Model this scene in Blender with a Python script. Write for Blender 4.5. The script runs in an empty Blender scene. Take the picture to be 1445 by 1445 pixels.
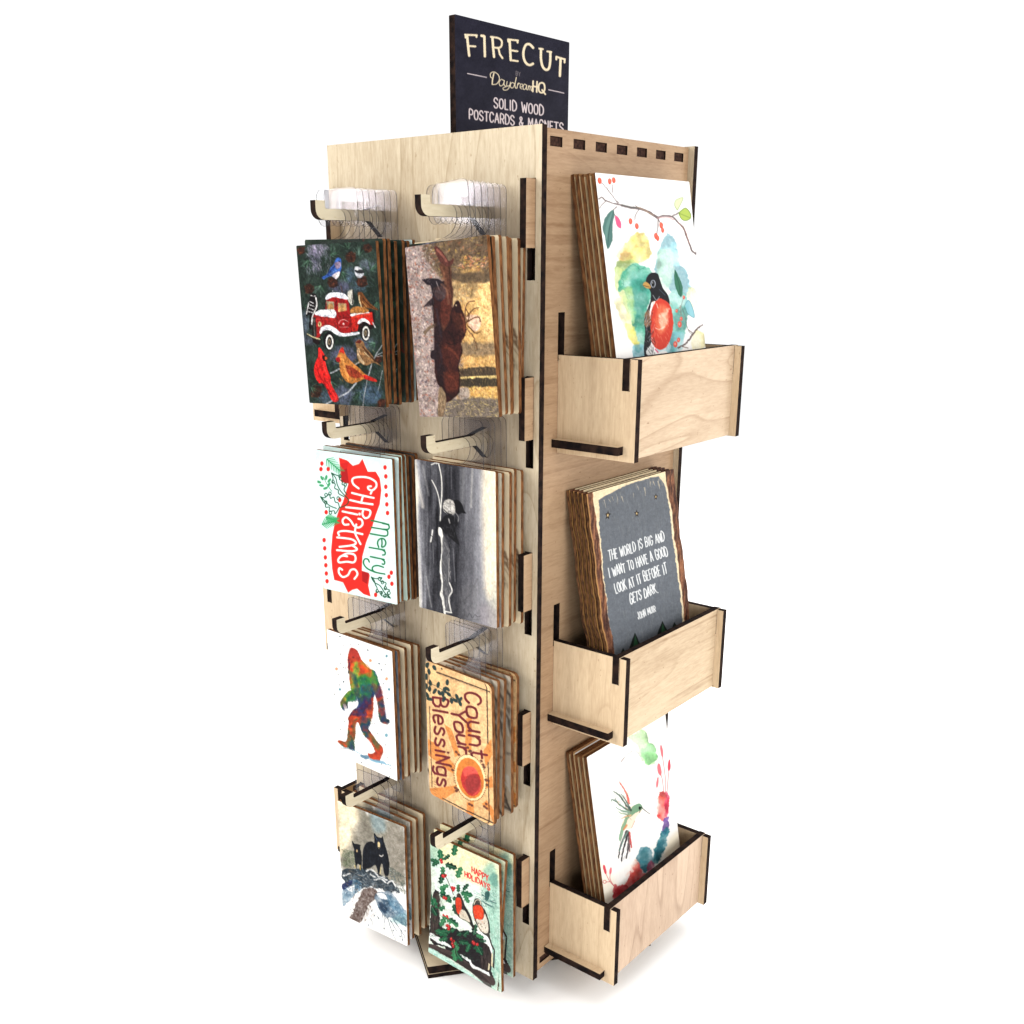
import bpy, bmesh, math
import numpy as np
from mathutils import Matrix, Vector

scene = bpy.context.scene
COL = scene.collection

# ------------------------------------------------------------------ camera
def make_camera():
    cd = bpy.data.cameras.new('camera')
    co = bpy.data.objects.new('camera', cd)
    COL.objects.link(co)
    yaw, pitch, roll = CAM_ROT
    fw = np.array([-math.sin(yaw)*math.cos(pitch), math.cos(yaw)*math.cos(pitch), math.sin(pitch)])
    r = np.cross(fw, [0, 0, 1]); r /= np.linalg.norm(r)
    u = np.cross(r, fw)
    c, s = math.cos(roll), math.sin(roll)
    rr, uu = c*r + s*u, -s*r + c*u
    m = Matrix(((rr[0], uu[0], -fw[0], CAM_LOC[0]),
                (rr[1], uu[1], -fw[1], CAM_LOC[1]),
                (rr[2], uu[2], -fw[2], CAM_LOC[2]),
                (0, 0, 0, 1)))
    co.matrix_world = m
    cd.sensor_width = 36.0
    cd.lens = 1489.2645/1445*36.0
    cd.shift_x = 30.0/1445
    cd.shift_y = 120.0/1445
    cd.clip_start = 0.01
    cd.clip_end = 200.0
    scene.camera = co

CAM_LOC = (0.41261, -0.53682, 0.52564)
CAM_ROT = (0.70148, -0.31197, -0.0034)
make_camera()

# ------------------------------------------------------------------ light
FLOOR_Z = -0.0175
world = bpy.data.worlds.new('World')
scene.world = world
world.use_nodes = True
wn = world.node_tree
# made-up surroundings: white behind the rack, dimmed on the camera's side for contrast
_bg = wn.nodes['Background']
_tc = wn.nodes.new('ShaderNodeTexCoord')
_dp = wn.nodes.new('ShaderNodeVectorMath'); _dp.operation = 'DOT_PRODUCT'
_dp.inputs[1].default_value = (-0.62, 0.74, -0.26)
wn.links.new(_tc.outputs['Generated'], _dp.inputs[0])
_rp = wn.nodes.new('ShaderNodeValToRGB')
_rp.color_ramp.interpolation = 'EASE'
_rp.color_ramp.elements[0].position = 0.36; _rp.color_ramp.elements[0].color = (0.36, 0.355, 0.345, 1)
_rp.color_ramp.elements[1].position = 0.66; _rp.color_ramp.elements[1].color = (1.0, 1.0, 1.0, 1)
_ma = wn.nodes.new('ShaderNodeMath'); _ma.operation = 'MULTIPLY_ADD'; _ma.inputs[1].default_value = 0.5; _ma.inputs[2].default_value = 0.5
wn.links.new(_dp.outputs['Value'], _ma.inputs[0]); wn.links.new(_ma.outputs[0], _rp.inputs[0])
wn.links.new(_rp.outputs[0], _bg.inputs['Color'])
_bg.inputs['Strength'].default_value = 0.86

def area(name, loc, target, size, size_y, energy, color=(1, 1, 1)):
    ld = bpy.data.lights.new(name, 'AREA')
    ld.shape = 'RECTANGLE'; ld.size = size; ld.size_y = size_y
    ld.energy = energy; ld.color = color
    lo = bpy.data.objects.new(name, ld)
    COL.objects.link(lo)
    lo.location = loc
    d = Vector(target) - Vector(loc)
    lo.rotation_euler = d.to_track_quat('-Z', 'Y').to_euler()
    return lo

area('added_low_fill', (1.15, -1.45, 0.40), (0.05, 0.0, -0.05), 0.8, 0.5, 9.0, (1.0, 0.98, 0.96))  # added lamp, lightens the floor shadow and the undersides from the front
area('softbox_key', (-1.00, -1.35, 1.06), (-0.08, 0.05, 0.35), 1.0, 1.0, 28.0, (1.0, 0.97, 0.925))
area('softbox_fill', (1.75, -0.45, 0.85), (0.0, 0.1, 0.2), 1.3, 1.3, 23.0, (1.0, 0.975, 0.95))
area('added_back_fill', (1.0, 1.35, 0.5), (0.08, 0.12, -0.02), 0.8, 0.6, 9.0)  # added low lamp behind, thins the floor shadow under the right pockets
area('softbox_top', (-0.3, 0.45, 2.3), (-0.2, 0.25, 0.0), 2.8, 2.8, 62.0, (1, 1, 1))

scene.view_settings.view_transform = 'Standard'
scene.view_settings.look = 'None'
scene.view_settings.exposure = 0.33
scene.view_settings.gamma = 1.0
scene.view_settings.use_curve_mapping = False
scene.render.engine = 'CYCLES'
scene.cycles.transparent_max_bounces = 64
scene.cycles.max_bounces = 10

# ------------------------------------------------------------------ materials
def new_mat(name):
    m = bpy.data.materials.new(name)
    m.use_nodes = True
    nt = m.node_tree
    nt.nodes.clear()
    return m, nt

def N(nt, typ, **kw):
    n = nt.nodes.new(typ)
    for k, v in kw.items():
        setattr(n, k, v)
    return n

def lin(c):
    return tuple(((x/255.0)/12.92 if x/255.0 <= 0.04045 else (((x/255.0)+0.055)/1.055)**2.4) for x in c)

def ramp(nt, stops):
    r = N(nt, 'ShaderNodeValToRGB')
    el = r.color_ramp.elements
    while len(el) < len(stops):
        el.new(0.5)
    for e, (p, c) in zip(el, stops):
        e.position = p
        e.color = (*c, 1)
    return r

def wood_mat(name, light, dark, grain='z', seed=0.0, flecks=1.0, figure=1.0, lines=0.0):
    """birch ply face: long cathedral figure, fine pore streaks, small flecks, all stretched along the grain"""
    m, nt = new_mat(name)
    L = nt.links
    out = N(nt, 'ShaderNodeOutputMaterial')
    bs = N(nt, 'ShaderNodeBsdfPrincipled')
    bs.inputs['Roughness'].default_value = 0.55
    bs.inputs['Specular IOR Level'].default_value = 0.12
    L.new(bs.outputs[0], out.inputs[0])
    tc = N(nt, 'ShaderNodeTexCoord')
    def mapped(sc, off):
        mp = N(nt, 'ShaderNodeMapping')
        L.new(tc.outputs['Object'], mp.inputs['Vector'])
        s = {'x': (sc[1], sc[0], sc[0]), 'y': (sc[0], sc[1], sc[0]), 'z': (sc[0], sc[0], sc[1])}[grain]
        mp.inputs['Scale'].default_value = s
        mp.inputs['Location'].default_value = (off+seed, off*1.7+seed*2.3, off*0.6+seed*1.3)
        return mp
    # broad figure
    f = N(nt, 'ShaderNodeTexNoise'); f.inputs['Scale'].default_value = 1.0; f.inputs['Detail'].default_value = 2.0
    f.inputs['Distortion'].default_value = 0.6
    L.new(mapped((16, 2.6), 3.1).outputs[0], f.inputs['Vector'])
    # growth rings: contour lines of the broad figure
    mul = N(nt, 'ShaderNodeMath', operation='MULTIPLY'); mul.inputs[1].default_value = 9.0
    L.new(f.outputs[0], mul.inputs[0])
    fr = N(nt, 'ShaderNodeMath', operation='FRACT'); L.new(mul.outputs[0], fr.inputs[0])
    ring = ramp(nt, [(0.0, (0.0, 0.0, 0.0)), (0.70, (0.16, 0.16, 0.16)), (0.88, (0.36, 0.36, 0.36)), (0.955, (1, 1, 1)), (1.0, (0.0, 0.0, 0.0))])
    L.new(fr.outputs[0], ring.inputs[0])
    # fine pores
    p = N(nt, 'ShaderNodeTexNoise'); p.inputs['Scale'].default_value = 1.0; p.inputs['Detail'].default_value = 4.0
    p.inputs['Roughness'].default_value = 0.65
    L.new(mapped((800, 110), 0.4).outputs[0], p.inputs['Vector'])
    # medium streaks
    q = N(nt, 'ShaderNodeTexNoise'); q.inputs['Scale'].default_value = 1.0; q.inputs['Detail'].default_value = 3.0
    L.new(mapped((190, 14), 7.7).outputs[0], q.inputs['Vector'])
    # large blotches
    b = N(nt, 'ShaderNodeTexNoise'); b.inputs['Scale'].default_value = 1.0; b.inputs['Detail'].default_value = 2.0
    L.new(mapped((14, 9), 1.9).outputs[0], b.inputs['Vector'])
    def scaled(sock, k, base):
        mm = N(nt, 'ShaderNodeMath', operation='MULTIPLY_ADD')
        mm.inputs[1].default_value = k; mm.inputs[2].default_value = base
        L.new(sock, mm.inputs[0]); return mm.outputs[0]
    def add(a, c):
        mm = N(nt, 'ShaderNodeMath', operation='ADD'); L.new(a, mm.inputs[0]); L.new(c, mm.inputs[1]); return mm.outputs[0]
    tot = add(scaled(ring.outputs[0], 0.42*figure, 0.0), scaled(p.outputs[0], 1.15*flecks, -0.575*flecks))
    tot = add(tot, scaled(q.outputs[0], 0.55*flecks, -0.27*flecks))
    tot = add(tot, scaled(b.outputs[0], 0.9, -0.25))
    # pin knots and soot specks
    sp = N(nt, 'ShaderNodeTexNoise'); sp.inputs['Scale'].default_value = 1.0; sp.inputs['Detail'].default_value = 1.0
    L.new(mapped((430, 260), 12.3).outputs[0], sp.inputs['Vector'])
    sr = ramp(nt, [(0.0, (0, 0, 0)), (0.72, (0, 0, 0)), (0.80, (1, 1, 1)), (1.0, (1, 1, 1))])
    L.new(sp.outputs[0], sr.inputs[0])
    tot = add(tot, scaled(sr.outputs[0], 0.75, 0.0))
    if lines > 0:
        w = N(nt, 'ShaderNodeTexNoise'); w.inputs['Scale'].default_value = 1.0; w.inputs['Detail'].default_value = 1.0
        w.inputs['Distortion'].default_value = 0.3
        L.new(mapped((210, 5), 5.3).outputs[0], w.inputs['Vector'])
        wr = ramp(nt, [(0.0, (0, 0, 0)), (0.60, (0, 0, 0)), (0.66, (1, 1, 1)), (1.0, (1, 1, 1))])
        L.new(w.outputs[0], wr.inputs[0])
        tot = add(tot, scaled(wr.outputs[0], lines, 0.0))
    cr = ramp(nt, [(0.0, light), (1.0, dark)])
    L.new(tot, cr.inputs[0])
    L.new(cr.outputs[0], bs.inputs['Base Color'])
    bu = N(nt, 'ShaderNodeBump'); bu.inputs['Strength'].default_value = 0.12; bu.inputs['Distance'].default_value = 0.0004
    L.new(p.outputs[0], bu.inputs['Height']); L.new(bu.outputs[0], bs.inputs['Normal'])
    return m

def noisy_mat(name, c0, c1, scale, rough=0.7, stretch=(1, 1, 1), spec=0.3, detail=4.0, lo=0.35, hi=0.65):
    m, nt = new_mat(name)
    L = nt.links
    out = N(nt, 'ShaderNodeOutputMaterial'); bs = N(nt, 'ShaderNodeBsdfPrincipled')
    bs.inputs['Roughness'].default_value = rough
    bs.inputs['Specular IOR Level'].default_value = spec
    L.new(bs.outputs[0], out.inputs[0])
    tc = N(nt, 'ShaderNodeTexCoord'); mp = N(nt, 'ShaderNodeMapping')
    mp.inputs['Scale'].default_value = stretch
    oi = N(nt, 'ShaderNodeObjectInfo')
    ad = N(nt, 'ShaderNodeVectorMath', operation='MULTIPLY_ADD')      # every copy gets its own piece of the pattern
    ad.inputs[1].default_value = (23.7, 23.7, 23.7)
    L.new(oi.outputs['Location'], ad.inputs[0]); L.new(tc.outputs['Object'], ad.inputs[2])
    L.new(ad.outputs[0], mp.inputs['Vector'])
    n = N(nt, 'ShaderNodeTexNoise'); n.inputs['Scale'].default_value = scale; n.inputs['Detail'].default_value = detail
    L.new(mp.outputs[0], n.inputs['Vector'])
    r = ramp(nt, [(lo, c0), (hi, c1)])
    L.new(n.outputs[0], r.inputs[0]); L.new(r.outputs[0], bs.inputs['Base Color'])
    return m

def print_mat(name, rough=0.5, grain=0.10):
    """printed wood: the printed colours come from the mesh's colour attribute, over a faint wood grain"""
    m, nt = new_mat(name)
    L = nt.links
    out = N(nt, 'ShaderNodeOutputMaterial'); bs = N(nt, 'ShaderNodeBsdfPrincipled')
    bs.inputs['Roughness'].default_value = rough
    bs.inputs['Specular IOR Level'].default_value = 0.04
    L.new(bs.outputs[0], out.inputs[0])
    at = N(nt, 'ShaderNodeAttribute', attribute_name='print')
    tc = N(nt, 'ShaderNodeTexCoord'); mp = N(nt, 'ShaderNodeMapping')
    mp.inputs['Scale'].default_value = (1600, 1600, 130)
    L.new(tc.outputs['Object'], mp.inputs['Vector'])
    n = N(nt, 'ShaderNodeTexNoise'); n.inputs['Scale'].default_value = 1.0; n.inputs['Detail'].default_value = 3.0
    L.new(mp.outputs[0], n.inputs['Vector'])
    g = N(nt, 'ShaderNodeMath', operation='MULTIPLY_ADD'); g.inputs[1].default_value = 2*grain; g.inputs[2].default_value = 1-grain
    L.new(n.outputs[0], g.inputs[0])
    mx = N(nt, 'ShaderNodeVectorMath', operation='SCALE')
    L.new(at.outputs['Color'], mx.inputs[0]); L.new(g.outputs[0], mx.inputs['Scale'])
    L.new(mx.outputs[0], bs.inputs['Base Color'])
    return m

def plastic_mats():
    m, nt = new_mat('clear_plastic')
    L = nt.links
    out = N(nt, 'ShaderNodeOutputMaterial')
    tr = N(nt, 'ShaderNodeBsdfTransparent'); tr.inputs[0].default_value = (0.93, 0.925, 0.93, 1)
    gl = N(nt, 'ShaderNodeBsdfGlossy'); gl.inputs['Roughness'].default_value = 0.06; gl.inputs[0].default_value = (0.55, 0.56, 0.60, 1)
    lw = N(nt, 'ShaderNodeLayerWeight'); lw.inputs[0].default_value = 0.25
    fr = N(nt, 'ShaderNodeMath', operation='MULTIPLY_ADD'); fr.inputs[1].default_value = 0.13; fr.inputs[2].default_value = 0.010
    L.new(lw.outputs['Facing'], fr.inputs[0])
    tc = N(nt, 'ShaderNodeTexCoord')
    no = N(nt, 'ShaderNodeTexNoise'); no.inputs['Scale'].default_value = 60.0; no.inputs['Detail'].default_value = 1.0
    L.new(tc.outputs['Object'], no.inputs['Vector'])
    bu = N(nt, 'ShaderNodeBump'); bu.inputs['Strength'].default_value = 0.10; bu.inputs['Distance'].default_value = 0.001
    L.new(no.outputs[0], bu.inputs['Height'])
    L.new(bu.outputs[0], gl.inputs['Normal'])
    mx = N(nt, 'ShaderNodeMixShader')
    L.new(fr.outputs[0], mx.inputs[0]); L.new(tr.outputs[0], mx.inputs[1]); L.new(gl.outputs[0], mx.inputs[2])
    L.new(mx.outputs[0], out.inputs[0])
    e, nt = new_mat('plastic_cut_edge')
    L = nt.links
    out = N(nt, 'ShaderNodeOutputMaterial')
    tr = N(nt, 'ShaderNodeBsdfTransparent'); tr.inputs[0].default_value = (0.55, 0.55, 0.58, 1)
    df = N(nt, 'ShaderNodeBsdfDiffuse'); df.inputs[0].default_value = (0.075, 0.075, 0.08, 1)
    mx = N(nt, 'ShaderNodeMixShader'); mx.inputs[0].default_value = 0.68
    L.new(tr.outputs[0], mx.inputs[1]); L.new(df.outputs[0], mx.inputs[2]); L.new(mx.outputs[0], out.inputs[0])
    return m, e

M_PEGPANEL = wood_mat('birch_pale', (0.466, 0.396, 0.289), (0.280, 0.214, 0.132), 'z', 0.0, figure=1.35, flecks=1.3)
M_POCKETPANEL = wood_mat('birch_brown', (0.308, 0.206, 0.123), (0.192, 0.112, 0.061), 'y', 4.2, figure=0.55, flecks=1.15, lines=0.30)
M_SIDE = wood_mat('birch_side', (0.526, 0.406, 0.268), (0.320, 0.221, 0.131), 'z', 11.0, figure=0.7, flecks=0.95)
M_FRONT_A = wood_mat('birch_front_wavy', (0.452, 0.347, 0.241), (0.261, 0.175, 0.106), 'y', 2.0, figure=1.15, flecks=0.9)
M_FRONT_B = wood_mat('birch_front_lined', (0.459, 0.355, 0.238), (0.247, 0.165, 0.093), 'y', 8.0, figure=0.6, flecks=1.0, lines=0.42)
M_FRONT_C = wood_mat('birch_front_pink', (0.456, 0.342, 0.249), (0.259, 0.176, 0.121), 'z', 15.0, figure=1.3, flecks=0.9)
M_PEG = wood_mat('birch_peg', (0.477, 0.423, 0.310), (0.322, 0.267, 0.175), 'y', 21.0, figure=0.4, flecks=0.9)
M_TAB = wood_mat('birch_tab', (0.508, 0.362, 0.239), (0.323, 0.216, 0.131), 'z', 27.0, figure=0.4, flecks=0.9)
M_BASE = wood_mat('birch_base', (0.508, 0.424, 0.300), (0.323, 0.246, 0.154), 'x', 33.0, figure=0.5, flecks=0.9)
M_BURNT = noisy_mat('laser_burnt_edge', (0.0055, 0.0042, 0.0045), (0.022, 0.0125, 0.0095), 190, 0.85, (1, 1, 1), 0.03)
M_TOOTH = noisy_mat('burnt_tooth_end', (0.014, 0.008, 0.007), (0.050, 0.025, 0.018), 500, 0.85, (1, 1, 1), 0.03)
M_CARDEDGE = noisy_mat('card_burnt_edge', (0.055, 0.021, 0.008), (0.165, 0.070, 0.027), 1.0, 0.8, (700, 500, 160), 0.04, 3.0)
M_POSTEDGE = noisy_mat('postcard_burnt_edge', (0.045, 0.017, 0.007), (0.125, 0.055, 0.021), 1.0, 0.8, (700, 500, 160), 0.04, 3.0)
M_BARKEDGE = noisy_mat('bark_edge', (0.020, 0.010, 0.006), (0.115, 0.052, 0.022), 1.0, 0.85, (700, 700, 220), 0.04, 4.0)
M_PRINT = print_mat('printed_card')
M_SIGN = print_mat('printed_sign', 0.45, 0.06)
M_PLASTIC, M_PLASTIC_EDGE = plastic_mats()
M_FLOOR = noisy_mat('white_sweep', (0.93, 0.93, 0.93), (0.95, 0.95, 0.95), 3.0, 0.8, (1, 1, 1), 0.1)

# ------------------------------------------------------------------ object helpers
def link(name, me, parent=None, mats=()):
    o = bpy.data.objects.new(name, me)
    COL.objects.link(o)
    if parent is not None:
        o.parent = parent
    return o

def mesh_from(name, verts, faces, mats, midx=None):
    me = bpy.data.meshes.new(name)
    me.from_pydata([tuple(map(float, v)) for v in verts], [], faces)
    for m in mats:
        me.materials.append(m)
    if midx is not None:
        me.polygons.foreach_set('material_index', np.array(midx, np.int32))
    me.update()
    return me

def axis_pt(axis, u, v, w):
    return {'x': (w, u, v), 'y': (u, w, v), 'z': (u, v, w)}[axis]

class Geo:
    def __init__(self):
        self.v = []; self.f = []; self.m = []
    def face(self, pts, mi):
        i = len(self.v)
        self.v += list(pts); self.f.append(tuple(range(i, i+len(pts)))); self.m.append(mi)
    def build(self, name, mats, parent=None, origin=(0, 0, 0)):
        o = np.array(origin)
        bm = bmesh.new()
        me = mesh_from(name, [np.array(p)-o for p in self.v], self.f, mats, self.m)
        bm.from_mesh(me)
        bmesh.ops.remove_doubles(bm, verts=bm.verts, dist=1e-6)
        bmesh.ops.recalc_face_normals(bm, faces=bm.faces)
        bm.to_mesh(me); bm.free()
        return link(name, me, parent)
    def plate(self, axis, rects, w0, w1, holes=(), face=0, edge=1):
        """sheet of plywood: union of rectangles minus rectangular holes, faces in wood, every cut edge burnt"""
        us = sorted({round(x, 6) for r in list(rects)+list(holes) for x in (r[0], r[2])})
        vs = sorted({round(x, 6) for r in list(rects)+list(holes) for x in (r[1], r[3])})
        def inside(u, v):
            return any(r[0] < u < r[2] and r[1] < v < r[3] for r in rects) and not any(h[0] < u < h[2] and h[1] < v < h[3] for h in holes)
        nu, nv = len(us)-1, len(vs)-1
        S = [[inside((us[i]+us[i+1])/2, (vs[j]+vs[j+1])/2) for j in range(nv)] for i in range(nu)]
        def on(i, j):
            return 0 <= i < nu and 0 <= j < nv and S[i][j]
        P = lambda u, v, w: axis_pt(axis, u, v, w)
        for i in range(nu):
            for j in range(nv):
                if not S[i][j]:
                    continue
                a, b, c, d = us[i], us[i+1], vs[j], vs[j+1]
                for w in (w0, w1):
                    self.face([P(a, c, w), P(b, c, w), P(b, d, w), P(a, d, w)], face)
                if not on(i-1, j): self.face([P(a, c, w0), P(a, d, w0), P(a, d, w1), P(a, c, w1)], edge)
                if not on(i+1, j): self.face([P(b, c, w0), P(b, d, w0), P(b, d, w1), P(b, c, w1)], edge)
                if not on(i, j-1): self.face([P(a, c, w0), P(b, c, w0), P(b, c, w1), P(a, c, w1)], edge)
                if not on(i, j+1): self.face([P(a, d, w0), P(b, d, w0), P(b, d, w1), P(a, d, w1)], edge)
        return self
    def prism(self, axis, poly, w0, w1, face=0, edge=1):
        P = lambda q, w: axis_pt(axis, q[0], q[1], w)
        self.face([P(q, w0) for q in poly], face)
        self.face([P(q, w1) for q in poly], face)
        n = len(poly)
        for i in range(n):
            p, q = poly[i], poly[(i+1) % n]
            self.face([P(p, w0), P(q, w0), P(q, w1), P(p, w1)], edge)
        return self

def arc(cx, cy, r, a0, a1, n):
    return [(cx+r*math.cos(math.radians(a0+(a1-a0)*i/n)), cy+r*math.sin(math.radians(a0+(a1-a0)*i/n))) for i in range(n+1)]
# ------------------------------------------------------------------ painter for the prints
def vnoise(x, y, seed=0):
    t = np.random.default_rng(seed).random((97, 97))
    xi = np.floor(x).astype(int); yi = np.floor(y).astype(int)
    fx = x-xi; fy = y-yi
    fx = fx*fx*(3-2*fx); fy = fy*fy*(3-2*fy)
    a, b, c, d = xi % 97, (xi+1) % 97, yi % 97, (yi+1) % 97
    return (t[c, a]*(1-fx)+t[c, b]*fx)*(1-fy)+(t[d, a]*(1-fx)+t[d, b]*fx)*fy

def fbm(x, y, seed=0, oct=4):
    s = 0; a = 0.5; n = 0
    for o in range(oct):
        s = s+a*vnoise(x*2**o+17.3*o, y*2**o+5.1*o, seed+o); n += a; a *= 0.5
    return s/n

def homography(src, dst):
    A = []; B = []
    for (x, y), (u, w) in zip(src, dst):
        A.append([x, y, 1, 0, 0, 0, -u*x, -u*y]); B.append(u)
        A.append([0, 0, 0, x, y, 1, -w*x, -w*y]); B.append(w)
    h = np.linalg.solve(np.array(A, float), np.array(B, float))
    return np.append(h, 1).reshape(3, 3)

def P(s):
    a = np.array([float(q) for q in s.split()]); return a.reshape(-1, 2)

def spline(p, closed=False, k=8):
    p = np.asarray(p, float)
    if len(p) < 3:
        return p
    n = len(p); out = []
    for i in range(n if closed else n-1):
        if closed:
            a, b, c, d = p[(i-1) % n], p[i], p[(i+1) % n], p[(i+2) % n]
        else:
            a, b, c, d = p[max(i-1, 0)], p[i], p[i+1], p[min(i+2, n-1)]
        for j in range(k):
            t = j/k
            out.append(0.5*((2*b)+(-a+c)*t+(2*a-5*b+4*c-d)*t*t+(-a+3*b-3*c+d)*t**3))
    if not closed:
        out.append(p[-1])
    return np.array(out)

class Canvas:
    """a print in the card's own plane; shapes are given in traced coordinates and laid into the card by its four corners"""
    def __init__(self, nx, ny, quad, base, seed=0):
        self.nx, self.ny = nx, ny
        W, H = 2*nx, 2*ny
        h = homography([(0, 0), (1, 0), (1, 1), (0, 1)], quad)
        u, v = np.meshgrid((np.arange(W)+0.5)/W, (np.arange(H)+0.5)/H)
        d = h[2, 0]*u+h[2, 1]*v+1
        self.X = (h[0, 0]*u+h[0, 1]*v+h[0, 2])/d
        self.Y = (h[1, 0]*u+h[1, 1]*v+h[1, 2])/d
        self.U, self.V = u, v
        self.hinv = np.linalg.inv(h)
        self.W, self.H = W, H
        self.img = np.empty((H, W, 3)); self.img[:] = np.array(base, float)
        self.rng = np.random.default_rng(seed)
        self.seed = seed
        q = np.array(quad, float)
        self.px = (np.linalg.norm(q[1]-q[0])/W+np.linalg.norm(q[3]-q[0])/H)/2   # traced units per canvas pixel
    def box(self, pts, pad):
        q = np.c_[pts, np.ones(len(pts))] @ self.hinv.T
        q = q[:, :2]/q[:, 2:]
        pp = pad/self.px+3
        x0 = int(max(0, q[:, 0].min()*self.W-pp)); x1 = int(min(self.W, q[:, 0].max()*self.W+pp+1))
        y0 = int(max(0, q[:, 1].min()*self.H-pp)); y1 = int(min(self.H, q[:, 1].max()*self.H+pp+1))
        return slice(y0, max(y1, y0)), slice(x0, max(x1, x0))
    def blend(self, sl, m, color):
        c = np.array(color, float) if not callable(color) else color(self.X[sl], self.Y[sl])
        m = m[..., None]
        self.img[sl] = self.img[sl]*(1-m)+c*m
    def warp(self, sl, amp, sc, seed):
        X, Y = self.X[sl], self.Y[sl]
        if amp:
            return (X+amp*(fbm(X/sc, Y/sc, seed, 3)-0.5)*2, Y+amp*(fbm(X/sc+31, Y/sc+7, seed+9, 3)-0.5)*2)
        return X, Y
    def f(self, pts, color, a=1.0, smooth=True, rough=0, sc=25, soft=0, tex=0, seed=None):
        p = P(pts) if isinstance(pts, str) else np.asarray(pts, float)
        if smooth:
            p = spline(p, True, 6)
        sl = self.box(p, rough+soft+2)
        if self.X[sl].size == 0:
            return
        seed = int(p.sum()) % 991 if seed is None else seed
        X, Y = self.warp(sl, rough, sc, seed)
        ins = np.zeros(X.shape, bool); d2 = np.full(X.shape, 1e12)
        n = len(p)
        for i in range(n):
            (x0, y0), (x1, y1) = p[i], p[(i+1) % n]
            if y0 != y1:
                c = (y0 > Y) != (y1 > Y)
                ins ^= c & (X < (x1-x0)*(Y-y0)/(y1-y0)+x0)
            dx, dy = x1-x0, y1-y0; L = dx*dx+dy*dy+1e-9
            t = np.clip(((X-x0)*dx+(Y-y0)*dy)/L, 0, 1)
            d2 = np.minimum(d2, (X-x0-t*dx)**2+(Y-y0-t*dy)**2)
        sd = np.sqrt(d2)*np.where(ins, 1, -1)
        w = max(soft, self.px)
        m = np.clip(sd/w+0.5, 0, 1)
        if soft:
            m = m*m*(3-2*m)
        if tex:
            m = m*np.clip(1-tex+2*tex*(fbm(X/14, Y/14, seed+3, 4)-0.25), 0, 1)
        self.blend(sl, np.clip(m*a, 0, 1), color)
    def s(self, pts, w, color, a=1.0, smooth=True, w1=None, soft=0, rough=0):
        p = P(pts) if isinstance(pts, str) else np.asarray(pts, float)
        if smooth and len(p) > 2:
            p = spline(p, False, 5)
        sl = self.box(p, max(w, w1 or 0)/2+soft+rough+2)
        if self.X[sl].size == 0:
            return
        X, Y = self.warp(sl, rough, 14, int(p.sum()) % 983)
        best = np.full(X.shape, -1e9); n = len(p)-1
        w1 = w if w1 is None else w1
        for i in range(n):
            (x0, y0), (x1, y1) = p[i], p[i+1]
            dx, dy = x1-x0, y1-y0; L = dx*dx+dy*dy+1e-9
            t = np.clip(((X-x0)*dx+(Y-y0)*dy)/L, 0, 1)
            r = (w+(w1-w)*((i+t)/n))/2
            best = np.maximum(best, r-np.sqrt((X-x0-t*dx)**2+(Y-y0-t*dy)**2))
        m = np.clip(best/max(soft, self.px)+0.5, 0, 1)
        self.blend(sl, m*a, color)
    def e(self, x, y, rx, ry, color, a=1.0, ang=0, soft=0, **k):
        t = np.linspace(0, 2*math.pi, 20, endpoint=False); c, s = math.cos(math.radians(ang)), math.sin(math.radians(ang))
        px, py = rx*np.cos(t), ry*np.sin(t)
        self.f(np.c_[x+c*px-s*py, y+s*px+c*py], color, a, False, soft=soft, **k)
    def dots(self, s, r, color, a=1.0, ry=None, **k):
        for x, y in (P(s) if isinstance(s, str) else s):
            self.e(x, y, r, ry or r*1.15, color, a, **k)
    def strokes(self, n, region, pal, length, w, ang, jit=20, a=0.8, curve=0.0):
        """many short brush strokes inside the box or polygon region"""
        r = np.asarray(P(region)); x0, y0 = r.min(0); x1, y1 = r.max(0)
        poly = len(r) > 2
        k = 0; g = self.rng
        while k < n:
            x, y = g.uniform(x0, x1), g.uniform(y0, y1)
            if poly:
                ins = False
                for i in range(len(r)):
                    (ax, ay), (bx, by) = r[i], r[(i+1) % len(r)]
                    if (ay > y) != (by > y) and x < (bx-ax)*(y-ay)/(by-ay+1e-9)+ax: ins = not ins
                if not ins:
                    k += 0.34; continue
            k += 1
            t = math.radians(ang+g.normal(0, jit)); l = length*g.uniform(0.5, 1.4)
            c = pal[g.integers(len(pal))]
            dx, dy = math.cos(t)*l/2, math.sin(t)*l/2
            b = curve*l*g.normal()
            pts = [(x-dx, y-dy), (x-dy*b/l, y+dx*b/l), (x+dx, y+dy)] if curve else [(x-dx, y-dy), (x+dx, y+dy)]
            self.s(np.array(pts), w*g.uniform(0.6, 1.3), c, a*g.uniform(0.5, 1.0), smooth=False, w1=w*0.4)
    def mottle(self, amp, sc, st=1.0, oct=4, seed=5, where=None):
        n = (fbm(self.X/sc, self.Y/(sc*st), seed+self.seed, oct)-0.5)*2*amp
        if where is not None:
            n = n*where
        self.img += n[..., None]
    def finish(self, g, grit=0.0, sc=7, st=1.0):
        """press the ink: deeper darks, and the broken texture of paint printed on raw wood"""
        im = np.clip(self.img, 0, 255)/255
        if grit:
            n = 0.6*fbm(self.X/sc, self.Y/(sc*st), self.seed+61, 3)+0.4*fbm(self.X/(sc*3.1), self.Y/(sc*3.1*st), self.seed+67, 3)
            im = im*(1+grit*(n-0.5)*2)[..., None]
        self.img = 255*np.clip(im, 0, 1)**g
        return self
    def out(self):
        im = np.clip(self.img, 0, 255).reshape(self.ny, 2, self.nx, 2, 3).mean((1, 3))/255.0
        l = np.where(im <= 0.04045, im/12.92, ((im+0.055)/1.055)**2.4)
        return l*PAPER

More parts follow.
